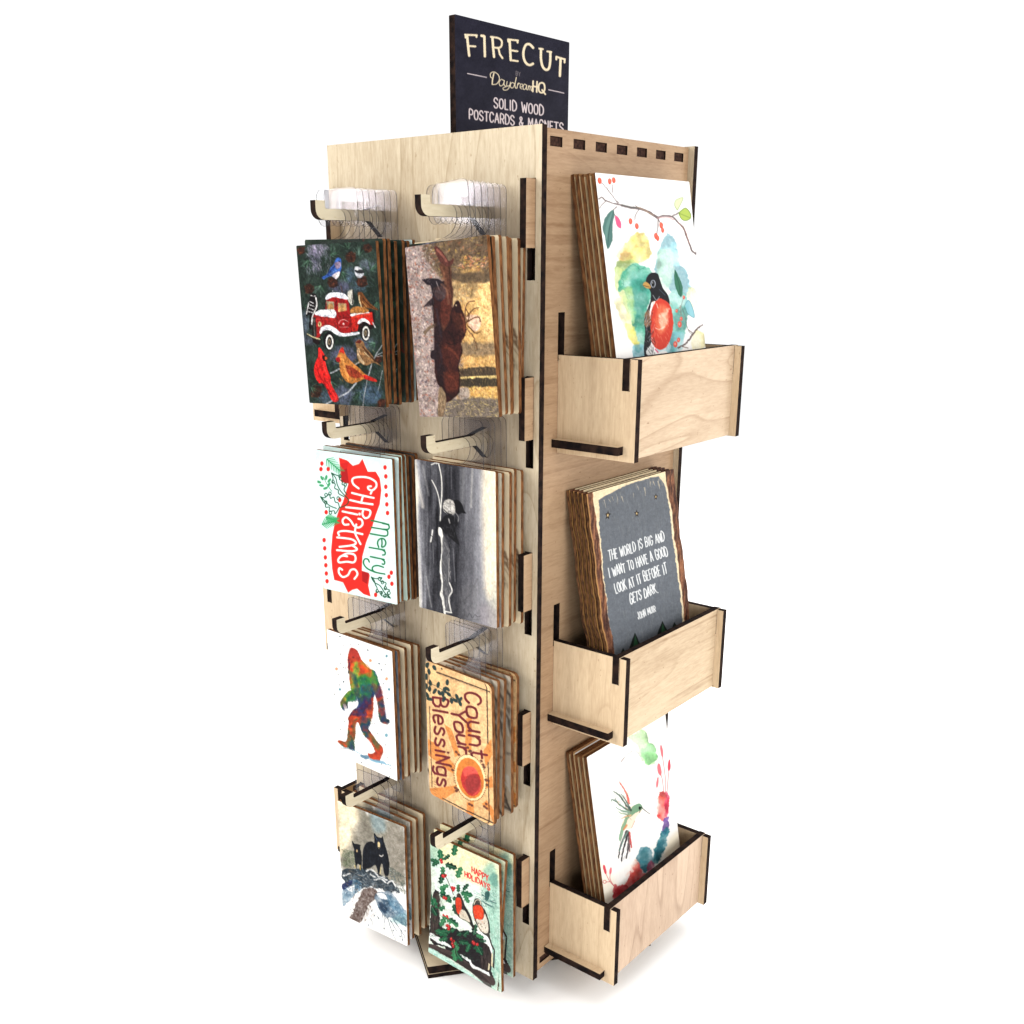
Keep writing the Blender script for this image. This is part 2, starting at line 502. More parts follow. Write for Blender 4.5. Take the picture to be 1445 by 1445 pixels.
def watery(k, seed=0, lift=0.62):
    """watercolour: the pigment pools and thins out"""
    k = np.array(k, float)
    def fn(X, Y):
        t = fbm(X/95, Y/95, 200+seed, 4); g = fbm(X/7, Y/7, 230+seed, 2)
        a = np.clip((t-0.46)*2.0, -0.20, lift*0.8)[..., None]
        c = np.where(a > 0, k+(255-k)*a, k*(1+a))
        return c*(0.93+0.14*g[..., None])
    return fn

PAPER = 0.61

def crop_quad(crop, scale, q):
    return [((x-crop[0])*scale, (y-crop[1])*scale) for x, y in q]

GLYPH = {
 'A': ('0 0 .5 1 1 0', '.2 .36 .8 .36'), 'B': ('.05 0 .05 1 .6 1 .85 .85 .85 .65 .6 .53 .05 .53', '.6 .53 .95 .4 .95 .15 .65 0 .05 0'),
 'C': ('.95 .8 .7 1 .3 1 .05 .7 .05 .3 .3 0 .7 0 .95 .2',), 'D': ('.05 0 .05 1 .5 1 .95 .75 .95 .25 .5 0 .05 0',),
 'E': ('.9 1 .1 1 .1 0 .9 0', '.1 .52 .75 .52'), 'F': ('.9 1 .1 1 .1 0', '.1 .52 .75 .52'),
 'G': ('.95 .8 .7 1 .3 1 .05 .7 .05 .3 .3 0 .7 0 .95 .2 .95 .45 .6 .45',), 'H': ('.05 0 .05 1', '.95 0 .95 1', '.05 .5 .95 .5'),
 'I': ('.5 0 .5 1',), 'J': ('.8 1 .8 .25 .55 0 .25 .05 .1 .25',), 'K': ('.1 0 .1 1', '.9 1 .1 .45', '.3 .6 .95 0'), 'L': ('.1 1 .1 0 .9 0',),
 'M': ('.02 0 .1 1 .5 .3 .9 1 .98 0',), 'N': ('.08 0 .08 1 .92 0 .92 1',), 'O': ('.5 1 .15 .88 .02 .5 .15 .12 .5 0 .85 .12 .98 .5 .85 .88 .5 1',),
 'P': ('.1 0 .1 1 .65 1 .92 .87 .92 .6 .65 .46 .1 .46',), 'R': ('.1 0 .1 1 .65 1 .92 .87 .92 .6 .65 .48 .1 .48', '.5 .48 .95 0'),
 'S': ('.9 .83 .65 1 .3 1 .08 .83 .1 .65 .5 .5 .9 .35 .92 .15 .65 0 .3 0 .06 .17',), 'T': ('.5 0 .5 1', '0 1 1 1'),
 'U': ('.06 1 .06 .3 .25 .02 .75 .02 .94 .3 .94 1',), 'V': ('0 1 .5 0 1 1',), 'W': ('0 1 .25 0 .5 .75 .75 0 1 1',), 'Y': ('0 1 .5 .5 1 1', '.5 .5 .5 0'),
 '&': ('.95 0 .2 .75 .25 .95 .45 1 .65 .9 .6 .7 .1 .35 .1 .12 .35 0 .65 .1 .9 .4',), '.': ('.3 0 .3 .05',), ' ': (),
 'Q': ('.5 1 .15 .88 .02 .5 .15 .12 .5 0 .85 .12 .98 .5 .85 .88 .5 1', '.55 .3 1 -.1'),
}
GLYPH.update({
 'o': ('.5 .68 .12 .6 .02 .34 .12 .06 .5 0 .88 .06 .98 .34 .88 .6 .5 .68',), 'u': ('.08 .68 .08 .2 .3 0 .65 0 .9 .2 .9 .68', '.9 .3 .95 0'),
 'n': ('.08 0 .08 .68', '.08 .45 .35 .68 .7 .66 .9 .45 .9 0'), 't': ('.4 1 .4 .15 .6 0 .85 .05', '.05 .66 .85 .66'), 'r': ('.12 0 .12 .68', '.12 .42 .4 .66 .85 .62'),
 'l': ('.5 1.02 .5 0',), 'i': ('.5 .66 .5 0', '.5 .92 .5 .95'), 'e': ('.08 .36 .92 .36 .85 .6 .5 .68 .15 .58 .04 .32 .15 .06 .5 0 .9 .1',),
 's': ('.85 .58 .55 .68 .2 .62 .15 .46 .5 .36 .85 .22 .82 .06 .5 0 .1 .08',), 'g': ('.9 .62 .5 .68 .12 .6 .05 .34 .15 .06 .5 0 .88 .1', '.92 .68 .9 -.15 .6 -.32 .15 -.25'),
})
NARROW = {'l': 0.4, 'i': 0.4, 't': 0.8, 'r': 0.75, 'I': 0.38, '.': 0.35, ' ': 0.62, 'W': 1.35, 'M': 1.2, 'J': 0.8, 'L': 0.85, 'E': 0.85, 'F': 0.85}

def letter(c, s, p0, p1, up0, up1, w, color, gap=0.30, jit=0.0, a=1.0):
    adv = [NARROW.get(ch, 1.0) for ch in s]
    tot = sum(adv)+gap*(len(s)-1)
    p0, p1, up0, up1 = map(lambda q: np.array(q, float), (p0, p1, up0, up1))
    x = 0
    g = np.random.default_rng(len(s)*7+3)
    for ch, ad in zip(s, adv):
        oy = g.normal(0, jit); sc = 1+g.normal(0, jit)
        for st in GLYPH[ch]:
            q = P(st); out = []
            for gx, gy in q:
                t = (x+gx*ad)/tot
                out.append(p0+(p1-p0)*t+(up0+(up1-up0)*t)*(gy*sc+oy))
            out = np.array(out)
            if len(out) > 6:
                out = spline(out, False, 3)
            c.s(out, w, color, a, smooth=False)
        x += ad+gap

# ---- eleven prints ------------------------------------------------
def art_truck():
    crop, sc = (410, 330), 5.78
    c = Canvas(150, 220, crop_quad(crop, sc, [(417.2, 346.5), (530.7, 339.6), (544.5, 575), (437.4, 568.9)]), (52, 66, 60), 1)
    c.mottle(26, 110, 1.0); c.mottle(14, 22, 1.3, seed=8)
    g = [(28, 42, 38), (60, 82, 68), (38, 58, 46), (84, 104, 98), (48, 70, 52), (24, 34, 34), (70, 96, 76)]
    c.strokes(900, '30 60 780 1400', g, 60, 7, 80, 25, 0.55)
    for x, y, rx, ry, k in ((215, 130, 70, 60, (188, 172, 200)), (205, 220, 40, 90, (150, 140, 170)), (620, 265, 60, 40, (140, 145, 165)), (410, 440, 90, 60, (112, 108, 140)),
                            (480, 340, 40, 60, (105, 125, 150)), (600, 900, 90, 60, (112, 112, 140)), (120, 720, 40, 90, (120, 126, 150)), (430, 1000, 110, 80, (120, 116, 150)),
                            (640, 1310, 100, 80, (100, 120, 150)), (430, 1320, 90, 80, (120, 122, 150)), (150, 870, 60, 50, (110, 112, 132)), (290, 1330, 60, 50, (96, 110, 130)), (560, 430, 60, 60, (95, 115, 135))):
        c.e(x, y, rx, ry, k, 0.75, soft=60, rough=25, tex=0.3)
    c.strokes(650, '30 60 780 1400', g, 55, 5, 75, 30, 0.5, 0.15)
    c.strokes(260, '130 80 330 330', [(205, 196, 215), (150, 150, 170), (45, 64, 54), (36, 50, 44)], 60, 4, 70, 25, 0.6)
    c.strokes(160, '560 200 700 1350', [(110, 130, 140), (78, 100, 92), (36, 52, 44)], 50, 4, 60, 30, 0.6)
    for x, y, r in ((490, 195, 40), (155, 455, 38), (585, 395, 44), (630, 120, 34), (85, 140, 30), (215, 1285, 46), (735, 1380, 34), (345, 405, 40), (715, 1030, 28)):
        c.e(x, y, r, r*1.1, (70, 42, 34), 0.9, rough=8)
        c.strokes(28, '%d %d %d %d' % (x-r, y-r, x+r, y+r), [(122, 74, 52), (44, 28, 24), (96, 56, 42)], 18, 8, 10, 50, 0.8)
    for cx, cy, n in ((150, 220, 26), (330, 180, 22), (560, 180, 24), (650, 300, 24), (250, 430, 20), (120, 600, 20), (700, 560, 22), (560, 330, 16), (420, 320, 18), (690, 900, 22), (380, 1060, 16), (170, 1250, 22), (560, 1290, 26), (330, 1200, 18), (470, 130, 20)):
        g0 = c.rng.uniform(0, 360)
        for i in range(n):
            t = math.radians(g0+c.rng.normal(0, 38)); l = c.rng.uniform(45, 95)
            k = [(98, 132, 108), (66, 98, 78), (22, 34, 30), (126, 150, 140), (40, 64, 50)][c.rng.integers(5)]
            c.s(np.array([(cx, cy), (cx+math.cos(t)*l, cy+math.sin(t)*l)]), 5, k, .75, smooth=False, w1=2)
    # bluebird
    c.f('255 362 300 335 325 285 350 258 372 206 395 198 412 210 414 250 412 295 398 335 372 372 340 352 300 360 275 376', (74, 112, 178), rough=3)
    c.f('340 345 395 312 402 335 376 374 355 362', (222, 212, 215)); c.f('360 245 405 232 408 275 375 290', (168, 140, 150), .8)
    c.s('300 340 335 300 360 270', 14, (46, 74, 130)); c.s('262 366 310 345', 9, (52, 92, 160)); c.e(398, 230, 5, 6, (20, 20, 25)); c.s('330 330 380 300', 6, (120, 156, 205))
    # chickadee and branch
    c.f('525 282 552 272 582 292 602 322 590 350 560 366 530 345', (206, 208, 214), rough=3); c.f('524 300 545 300 590 300 600 325 560 330 535 322', (60, 62, 66)); c.e(545, 296, 10, 8, (232, 232, 232))
    # woodpecker
    c.f('165 500 205 500 222 560 222 640 200 680 180 740 168 790 152 760 158 670 128 680 132 610 152 560', (24, 22, 26), rough=2)
    c.s('208 530 216 590 198 640 180 690 176 745', 11, (222, 220, 218)); c.s('165 510 205 515', 8, (226, 222, 220)); c.s('150 570 140 620 132 660', 8, (228, 226, 226))
    for q in ('160 560 190 575', '155 585 195 600', '150 612 190 628', '145 640 180 650'):
        c.s(q, 6, (222, 220, 220))
    c.dots('186 504', 10, (24, 22, 26))
    # right birds on the truck
    c.f('468 482 508 464 516 520 512 585 488 580 470 540', (204, 202, 192), rough=3); c.s('508 470 512 520 505 580', 10, (52, 54, 54))
    c.f('550 492 578 482 604 515 645 570 718 632 660 620 590 605 560 560', (134, 88, 50), rough=3); c.s('562 510 560 545 578 600', 10, (215, 195, 160)); c.s('590 530 640 590 710 630', 6, (78, 48, 30)); c.s('585 560 620 600', 5, (190, 150, 100))
    c.s('345 470 345 510', 4, (190, 190, 195)); c.s('410 430 425 490', 5, (90, 60, 52))
    # truck
    red = (158, 36, 38)
    c.f('185 690 215 660 365 660 395 690 495 690 540 660 668 640 682 752 640 790 560 800 500 815 430 832 330 790 245 830 240 905 200 900 180 860', (40, 26, 28), rough=2)
    c.f('285 620 292 545 312 515 455 528 476 570 490 680 497 812 430 830 380 800 366 690', red, smooth=False)
    c.f('185 688 215 665 365 690 382 690 382 800 330 770 262 785 240 845 212 862 190 800', (160, 42, 42))
    c.f('490 672 664 645 680 750 642 748 600 702 556 742 545 802 500 806', (192, 52, 42), smooth=False)
    c.s('500 690 660 660', 8, (226, 110, 70), .6); c.s('215 705 360 700', 7, (200, 84, 76), .7); c.s('392 700 485 690', 5, (120, 22, 26)); c.s('382 690 384 820', 4, (90, 16, 20)); c.s('492 680 498 810', 5, (90, 16, 20))
    c.strokes(60, '210 690 640 800', [(186, 60, 52), (130, 26, 30), (206, 84, 66)], 40, 5, 0, 20, .4)
    c.f('292 555 356 562 357 630 300 624', (160, 152, 128), smooth=False); c.f('388 572 455 576 460 632 390 646', (190, 165, 130), smooth=False)
    c.f('305 590 340 575 350 625 305 622', (186, 140, 90), .8); c.f('395 610 430 580 450 630 395 640', (205, 160, 105), .8); c.s('372 560 372 690', 7, (104, 18, 24))
    c.f('290 545 292 510 330 488 400 486 440 498 466 520 464 542 400 530 345 524 320 534', (232, 234, 240), rough=4); c.s('300 530 350 515 440 530', 6, (186, 192, 206), .7)
    c.f('200 662 232 632 330 626 370 642 366 688 300 686 240 676', (236, 238, 242), rough=4); c.s('220 668 300 676 360 676', 7, (180, 188, 206), .7)
    c.f('182 692 206 690 216 840 190 856', (62, 60, 58), smooth=False); c.s('192 700 200 840', 3, (150, 146, 138)); c.e(240, 745, 14, 22, (190, 178, 140)); c.e(238, 745, 7, 12, (120, 100, 70))
    c.f('240 808 256 768 308 752 360 772 430 818 552 808 548 828 440 842 384 836 322 794 272 798 248 822', (236, 238, 242), rough=3); c.s('262 792 315 778 380 815 440 830 540 818', 4, (180, 190, 210), .7)
    c.f('495 662 596 640 645 652 560 664 500 680', (234, 232, 230)); c.f('490 652 508 608 560 600 632 622 626 648 560 655', (176, 126, 72), rough=5); c.strokes(50, '495 605 625 650', [(205, 160, 95), (136, 92, 52)], 26, 4, 0, 40, .7)
    c.f('548 742 556 715 592 695 632 716 648 746 600 722 566 738', (234, 236, 240))
    for x, y, k in ((316, 880, 1.0), (610, 808, 0.96)):
        c.e(x, y, 42*k, 78*k, (22, 22, 26)); c.e(x+4, y+10, 31*k, 60*k, (228, 226, 220)); c.e(x+4, y+10, 20*k, 44*k, (48, 46, 50)); c.e(x+2, y+8, 11*k, 26*k, (150, 136, 112)); c.e(x+4, y+10, 5*k, 10*k, (40, 36, 36))
    c.s('140 828 190 856 242 872', 15, (66, 66, 60)); c.s('140 824 190 850 240 866', 9, (216, 206, 170))
    c.s('394 738 408 716 438 708 470 724', 4, (232, 190, 186)); c.e(433, 742, 8, 9, (240, 210, 206)); c.s('405 770 472 768', 6, (222, 150, 146), .8)
    c.s('668 730 690 770', 8, (200, 200, 200))
    # branches
    for q, w in (('330 1140 365 1125 405 1102', 11), ('490 1090 520 1075 562 1050', 10), ('290 1388 380 1340 470 1290 535 1218', 11), ('748 912 690 1000 645 1110 604 1290 588 1405', 6), ('690 1000 772 960', 6), ('660 1075 640 1150', 5), ('745 1120 712 1280', 4), ('680 1010 745 1000', 4)):
        c.s(q, w, (176, 178, 182), .95, rough=3)
    # cardinals, sparrow
    c.f('230 942 246 938 275 985 292 1012 286 1050 302 1110 325 1165 336 1230 390 1330 386 1366 340 1358 300 1275 268 1222 236 1218 206 1172 196 1110 208 1050 228 1005', (212, 48, 46), rough=2)
    c.s('215 1080 240 1160 270 1210 330 1310', 9, (150, 24, 30), .8); c.s('245 960 262 1060 300 1150', 12, (236, 92, 82), .6); c.f('262 1002 290 1000 292 1040 272 1040', (44, 20, 24)); c.f('284 1006 304 1018 286 1034', (226, 110, 60)); c.s('300 1180 330 1260 370 1350', 7, (240, 80, 70), .6)
    c.strokes(50, '215 1060 310 1220', [(232, 84, 70), (176, 34, 38)], 28, 5, 70, 20, .6)
    c.f('398 965 412 938 428 930 448 985 500 1050 565 1105 612 1150 692 1188 690 1208 604 1186 560 1205 500 1222 448 1198 408 1130 398 1060 376 1030', (192, 134, 74), rough=2)
    c.f('398 972 414 938 430 934 440 985 420 975', (196, 62, 50)); c.f('450 1080 500 1090 560 1130 590 1165 530 1180 470 1150', (150, 62, 44), .9, soft=12); c.f('600 1152 692 1188 690 1208 605 1186', (178, 48, 42)); c.f('372 1018 402 1012 404 1050 378 1046', (160, 34, 40)); c.s('420 1010 440 1090 470 1170', 16, (222, 172, 108), .6)
    c.strokes(60, '410 1030 580 1210', [(222, 170, 104), (160, 98, 54), (206, 150, 84)], 30, 5, 55, 20, .55)
    c.f('530 892 560 870 592 886 612 932 662 992 692 1042 738 1084 680 1056 622 1076 578 1062 545 1012 540 942', (150, 116, 82), rough=2)
    c.s('552 950 560 1010 595 1060', 20, (214, 192, 160), .8); c.s('590 930 640 990 690 1045', 12, (84, 56, 40)); c.s('600 970 640 1010', 6, (214, 196, 160)); c.f('532 892 560 872 580 885 560 900', (112, 50, 38)); c.s('548 940 560 985 600 1040', 3, (80, 56, 42))
    c.strokes(40, '550 930 680 1060', [(84, 58, 42), (196, 164, 122)], 22, 4, 55, 20, .6)
    c.strokes(120, '100 1200 780 1400', [(112, 132, 152), (60, 82, 72), (30, 44, 40)], 40, 4, 50, 40, .5)
    return c.finish(1.3, 0.55, 6, 1.6)

def art_elk():
    crop, sc = (565, 320), 5.161
    c = Canvas(150, 220, crop_quad(crop, sc, [(571.6, 349.9), (686.5, 330.5), (704.5, 588.8), (592.4, 588.2)]), (166, 150, 146), 2)
    c.f('30 150 240 100 250 500 250 1000 290 1390 140 1390', (172, 156, 150), .9, soft=40)
    c.f('180 110 640 40 660 400 380 400 250 330', (116, 98, 80), soft=50, rough=20); c.f('380 380 670 400 720 1390 420 1390 440 900', (212, 176, 120), soft=60, rough=20)
    c.f('560 430 670 420 690 900 640 850 560 640', (244, 212, 156), .9, soft=70); c.f('380 420 560 410 520 520 400 560', (170, 150, 120), .7, soft=40)
    c.mottle(20, 40, 1.2); c.mottle(12, 12)
    c.strokes(1100, '30 140 250 110 260 700 300 1390 150 1390', [(214, 200, 190), (120, 104, 112), (92, 84, 96), (190, 172, 160), (150, 130, 134), (170, 92, 66), (224, 214, 202)], 15, 10, 60, 60, .6)
    c.strokes(420, '170 130 640 50 650 410 260 390', [(150, 128, 96), (84, 72, 60), (206, 176, 96), (176, 160, 140), (98, 84, 70), (188, 120, 84)], 24, 7, 140, 40, .6)
    c.strokes(700, '400 400 670 400 715 1380 430 1380', [(248, 218, 146), (230, 176, 92), (196, 140, 76), (255, 230, 170), (214, 150, 90), (170, 130, 84)], 16, 8, 70, 60, .55)
    c.strokes(90, '430 220 640 300', [(214, 140, 100), (224, 200, 110), (230, 190, 160)], 24, 8, 150, 40, .7)
    c.f('360 345 640 330 650 400 420 405', (80, 70, 64), .7, soft=30, rough=14)
    c.f('440 850 690 850 700 930 450 930', (132, 116, 100), .75, soft=30, rough=14)
    c.f('420 1040 560 1020 695 1030 700 1085 420 1092', (82, 72, 62), .95, soft=12, rough=10); c.f('420 1094 700 1082 700 1104 425 1110', (242, 216, 150), soft=8); c.f('420 1110 705 1106 710 1160 430 1160', (68, 62, 54), .95, soft=12, rough=10)
    c.strokes(260, '430 1165 712 1260', [(250, 222, 140), (224, 170, 90), (140, 116, 80)], 18, 7, 70, 40, .7)
    c.f('340 1262 712 1256 722 1390 300 1390', (122, 112, 104), .95, soft=26, rough=10); c.strokes(280, '310 1255 715 1390', [(88, 82, 78), (206, 186, 130), (150, 140, 132), (230, 206, 140)], 20, 6, 20, 40, .6)
    c.f('420 1180 490 1170 500 1240 430 1250', (172, 164, 164), .8, soft=16)
    # elk, turned on their side
    brown = (62, 36, 36)
    c.f('245 700 240 600 233 520 258 440 318 396 362 380 382 480 374 590 400 560 445 600 470 660 480 760 444 850 452 900 424 1000 432 1100 428 1200 398 1240 330 1276 288 1170 252 1080 250 960 226 935 246 880', brown, rough=6)
    c.f('285 280 362 280 374 420 384 480 366 640 330 740 300 735 300 520 330 430', (104, 68, 54), .9, soft=14)
    c.f('300 540 360 500 362 640 330 720 295 680', (102, 54, 46), .8, soft=18)
    c.f('248 160 268 146 312 190 352 250 388 230 378 272 340 290 284 250', (100, 62, 56), rough=3); c.s('270 170 310 215 335 255', 16, (160, 104, 92), .8)
    c.f('162 384 270 382 322 420 332 490 292 546 238 500 222 432 190 420', (50, 42, 50), rough=4); c.s('262 400 280 450 290 470', 5, (150, 140, 140)); c.f('240 450 320 440 330 510 270 530', (104, 78, 74), .6, soft=16)
    c.f('172 580 232 520 244 566 182 584', (62, 50, 54)); c.s('180 770 215 735 260 714', 24, (122, 104, 88)); c.s('188 772 180 790', 10, (122, 104, 88))
    c.f('250 720 300 720 300 900 270 1000 250 1000', (48, 36, 42), .8, soft=24); c.f('258 1010 330 1010 320 1130 290 1160', (46, 34, 38), .8, soft=24)
    c.f('300 860 430 850 420 1000 340 1040', (92, 50, 42), .7, soft=40); c.f('380 620 460 640 470 740 400 740', (92, 54, 44), .7, soft=26); c.f('320 1060 420 1060 420 1180 340 1190', (108, 58, 44), .7, soft=30)
    c.f('395 556 420 538 440 575 440 622 400 620', (52, 32, 34)); c.e(405, 572, 5, 6, (210, 190, 160))
    c.s('330 840 370 856 420 840', 6, (40, 26, 28)); c.s('360 640 372 700 330 740', 5, (42, 28, 30))
    c.strokes(240, '250 560 470 1240', [(128, 72, 52), (56, 32, 34), (96, 54, 44), (42, 30, 36)], 34, 5, 75, 25, .4)
    c.f('480 650 530 640 585 660 575 740 540 760 500 720', (232, 200, 184), .85, soft=14)
    for q in ('480 690 470 610 492 552 542 540', '486 650 530 600 570 590', '492 690 560 655 582 690', '480 740 530 800 556 890', '490 720 540 770 580 765', '478 700 500 655 480 600'):
        c.s(q, 10, (142, 110, 82), .95, rough=4, w1=6)
    c.f('275 1370 284 1175 322 1195 332 1290 300 1390', (146, 124, 100), rough=4); c.strokes(40, '275 1190 325 1380', [(110, 88, 72), (190, 170, 140)], 40, 6, 85, 10, .6)
    c.f('225 905 260 900 258 960 222 955', (50, 38, 44))
    # light catching the coats, grass in front, leaf litter
    for a, k in (('300 420 340 470 350 560', (150, 110, 90)), ('262 600 280 700 300 800', (70, 58, 66)), ('440 640 462 700 466 760', (140, 84, 60)), ('330 880 380 900 420 960', (126, 72, 54)), ('350 1080 400 1120 410 1180', (120, 66, 50)), ('300 300 320 360 330 420', (150, 108, 84)), ('350 760 380 800 400 860', (40, 26, 28)), ('270 860 300 960 280 1040', (58, 48, 56)), ('300 1150 340 1220 380 1240', (44, 30, 32)), ('240 470 300 480 320 520', (92, 82, 84))):
        c.s(a, 16, k, .6, soft=9, rough=6)
    c.strokes(500, '240 260 480 260 480 1250 240 1250', [(30, 22, 28), (120, 76, 58), (84, 50, 44)], 16, 3, 80, 30, .18)
    c.strokes(500, '420 400 670 400 710 1040 440 1040', [(255, 236, 190), (186, 140, 84), (232, 190, 130), (160, 124, 88), (210, 130, 80)], 11, 4, 60, 60, .4)
    c.strokes(240, '430 1030 700 1160', [(120, 104, 84), (50, 46, 42), (180, 150, 100)], 20, 4, 85, 20, .5)
    c.strokes(500, '40 160 230 150 240 900 260 1380 150 1380', [(226, 216, 208), (96, 84, 96), (130, 116, 124), (196, 180, 170)], 9, 5, 60, 60, .6)
    c.strokes(60, '60 300 130 1000', [(176, 84, 60), (190, 110, 80)], 12, 5, 60, 60, .7)
    for a in ('480 690 470 610 492 552 542 540', '486 650 530 600 570 590', '492 690 560 655 582 690', '480 740 530 800 556 890', '490 720 540 770 580 765', '478 700 500 655 480 600'):
        c.s(a, 11, (112, 82, 60), .95, rough=4, w1=6)
    for a in ('478 686 466 610 488 550 540 534', '478 738 526 800 552 888'):
        c.s(a, 4, (206, 170, 130), .8, rough=4, w1=3)
    c.s('364 640 380 600 372 480 360 390 356 300', 5, (46, 30, 32), .7, rough=3); c.s('244 700 238 600 234 520 256 450', 5, (26, 20, 26), .8, rough=3); c.s('450 900 424 1000 430 1100 424 1200 396 1240', 5, (36, 24, 26), .8, rough=3)
    return c.finish(1.22, 0.42, 6, 1.5)

def art_christmas():
    crop, sc = (440, 625), 6.02
    c = Canvas(200, 290, crop_quad(crop, sc, [(445.1, 634.7), (553, 648.3), (561.1, 853), (456.2, 830)]), (222, 243, 240), 3)
    c.mottle(12, 60); c.mottle(9, 14)
    red = (222, 54, 46)
    c.f('232 128 300 150 350 196 400 180 430 138 456 200 475 245 542 245 576 300 590 400 576 520 540 620 510 720 462 840 430 960 425 1082 482 1100 492 1120 480 1210 500 1302 440 1282 385 1235 345 1245 308 1270 265 1182 190 1162 172 1060 163 920 175 780 195 680 230 570 265 500 296 400 312 345 250 332 246 250', red, smooth=False)
    c.f('250 245 300 215 316 345 258 335', (176, 38, 40), smooth=False); c.f('425 1086 486 1102 470 1196 428 1170', (176, 38, 40), smooth=False); c.f('246 180 262 240 302 212 318 160', (206, 46, 44), smooth=False)
    wh = (252, 248, 244)
    for q in ('398 386 352 348 348 305 400 290 480 296 540 330 546 372 512 402 482 392 478 372 502 368', '512 402 500 430', '342 424 430 446 525 466', '326 484 420 506 516 520', '436 446 418 508', '292 545 400 556 492 572 486 622 452 636 430 604 436 572', '262 580 386 606',
              '312 690 275 690 262 655 290 630 330 658 360 702 400 716 430 690 424 652 396 642', '232 782 226 756 270 745 340 752 430 772', '378 690 368 760 400 830 414 856', '216 800 332 814 375 844 342 866 236 880', '342 866 384 898 342 916 214 908', '300 960 256 956 226 985 234 1012 300 1006 352 1012 372 985 360 946 300 936 250 960', '258 1075 234 1062 230 1100 262 1136 306 1120 330 1078 366 1072 388 1110 362 1152'):
        c.s(q, 16, wh)
    c.e(406, 602, 10, 12, wh)
    gr = (34, 124, 78)
    for q in ('505 656 580 672 652 690', '600 680 650 694 650 728 600 730', '628 734 505 714', '600 730 640 742 640 782 600 786', '622 790 498 768', '594 818 596 850 594 880 618 872 628 845 616 816 590 808 566 822 558 850 568 882', '618 906 488 884', '596 902 622 922 620 944 602 948', '614 986 498 962', '594 983 618 1003 614 1026 598 1024', '608 1052 560 1038 522 1046 514 1072 532 1092', '620 1110 540 1094 470 1062 440 1020 448 984 476 984 488 1008'):
        c.s(q, 13, gr)
    for s in ('620 210 627 285 627 372 632 443 636 520 642 593 105 823 110 893 115 970 119 1037 123 1107 129 1173', '88 177 80 224 141 224 238 483 123 587 675 1098 655 1133 680 1192 542 1287'):
        c.dots(s, 15, (224, 52, 48), ry=20)
    # sprigs and holly
    def sprig(a, b, l, col):
        a, b = np.array(a, float), np.array(b, float); d = (b-a)/np.linalg.norm(b-a); n = np.array([-d[1], d[0]])
        c.s(np.array([a, b]), 8, col)
        for t in np.linspace(0.05, 1, 9):
            p = a+(b-a)*t
            for sg in (-1, 1):
                c.s(np.array([p, p-d*l*0.75+n*sg*l*(1.0-0.45*(1-t))]), 8, col, w1=5)
    sprig((242, 240), (130, 140), 46, (48, 156, 98)); sprig((210, 660), (90, 690), 44, (48, 156, 98)); sprig((210, 655), (120, 630), 34, (60, 166, 104))
    c.s('170 410 130 350 100 290', 5, (44, 120, 82))
    for x, y, an in ((88, 300, 60), (62, 332, 20), (124, 295, 100), (150, 320, 130), (85, 362, 10), (118, 385, -20), (146, 355, 120)):
        c.e(x, y, 22, 11, (76, 160, 112), ang=an)
    dk = (26, 84, 58)
    for q in ('170 256 205 300 216 350 240 400 275 440', '168 256 182 300 176 330 200 350 196 384 225 400 230 430 275 455', '170 256 210 275 240 285 236 310 262 326 258 352 284 365 275 400 300 440', '75 456 110 490 150 530 210 555', '75 456 110 465 150 436 160 470 188 460 200 500 225 510 235 545', '75 456 100 500 116 515 120 545 150 545 150 580 190 575 200 600 236 545', '240 548 300 520 310 480 275 440', '505 1135 530 1180 580 1210 620 1270 668 1315', '505 1135 545 1150 595 1140 580 1170 630 1185 618 1230 660 1245 640 1270 668 1315', '505 1135 530 1165 540 1200 555 1230 548 1260 590 1262 590 1292 625 1300 668 1315'):
        c.s(q, 8, dk)
    for x, y in ((122, 440), (155, 430), (120, 505), (160, 590), (240, 285), (182, 330), (225, 470), (285, 355), (600, 1180), (625, 1230), (555, 1255), (590, 1270), (620, 1297), (655, 1270), (575, 1150)):
        t = np.linspace(0, 2*math.pi, 12); c.s(np.c_[x+11*np.cos(t), y+14*np.sin(t)], 7, dk, smooth=False)
    return c.finish(1.12)

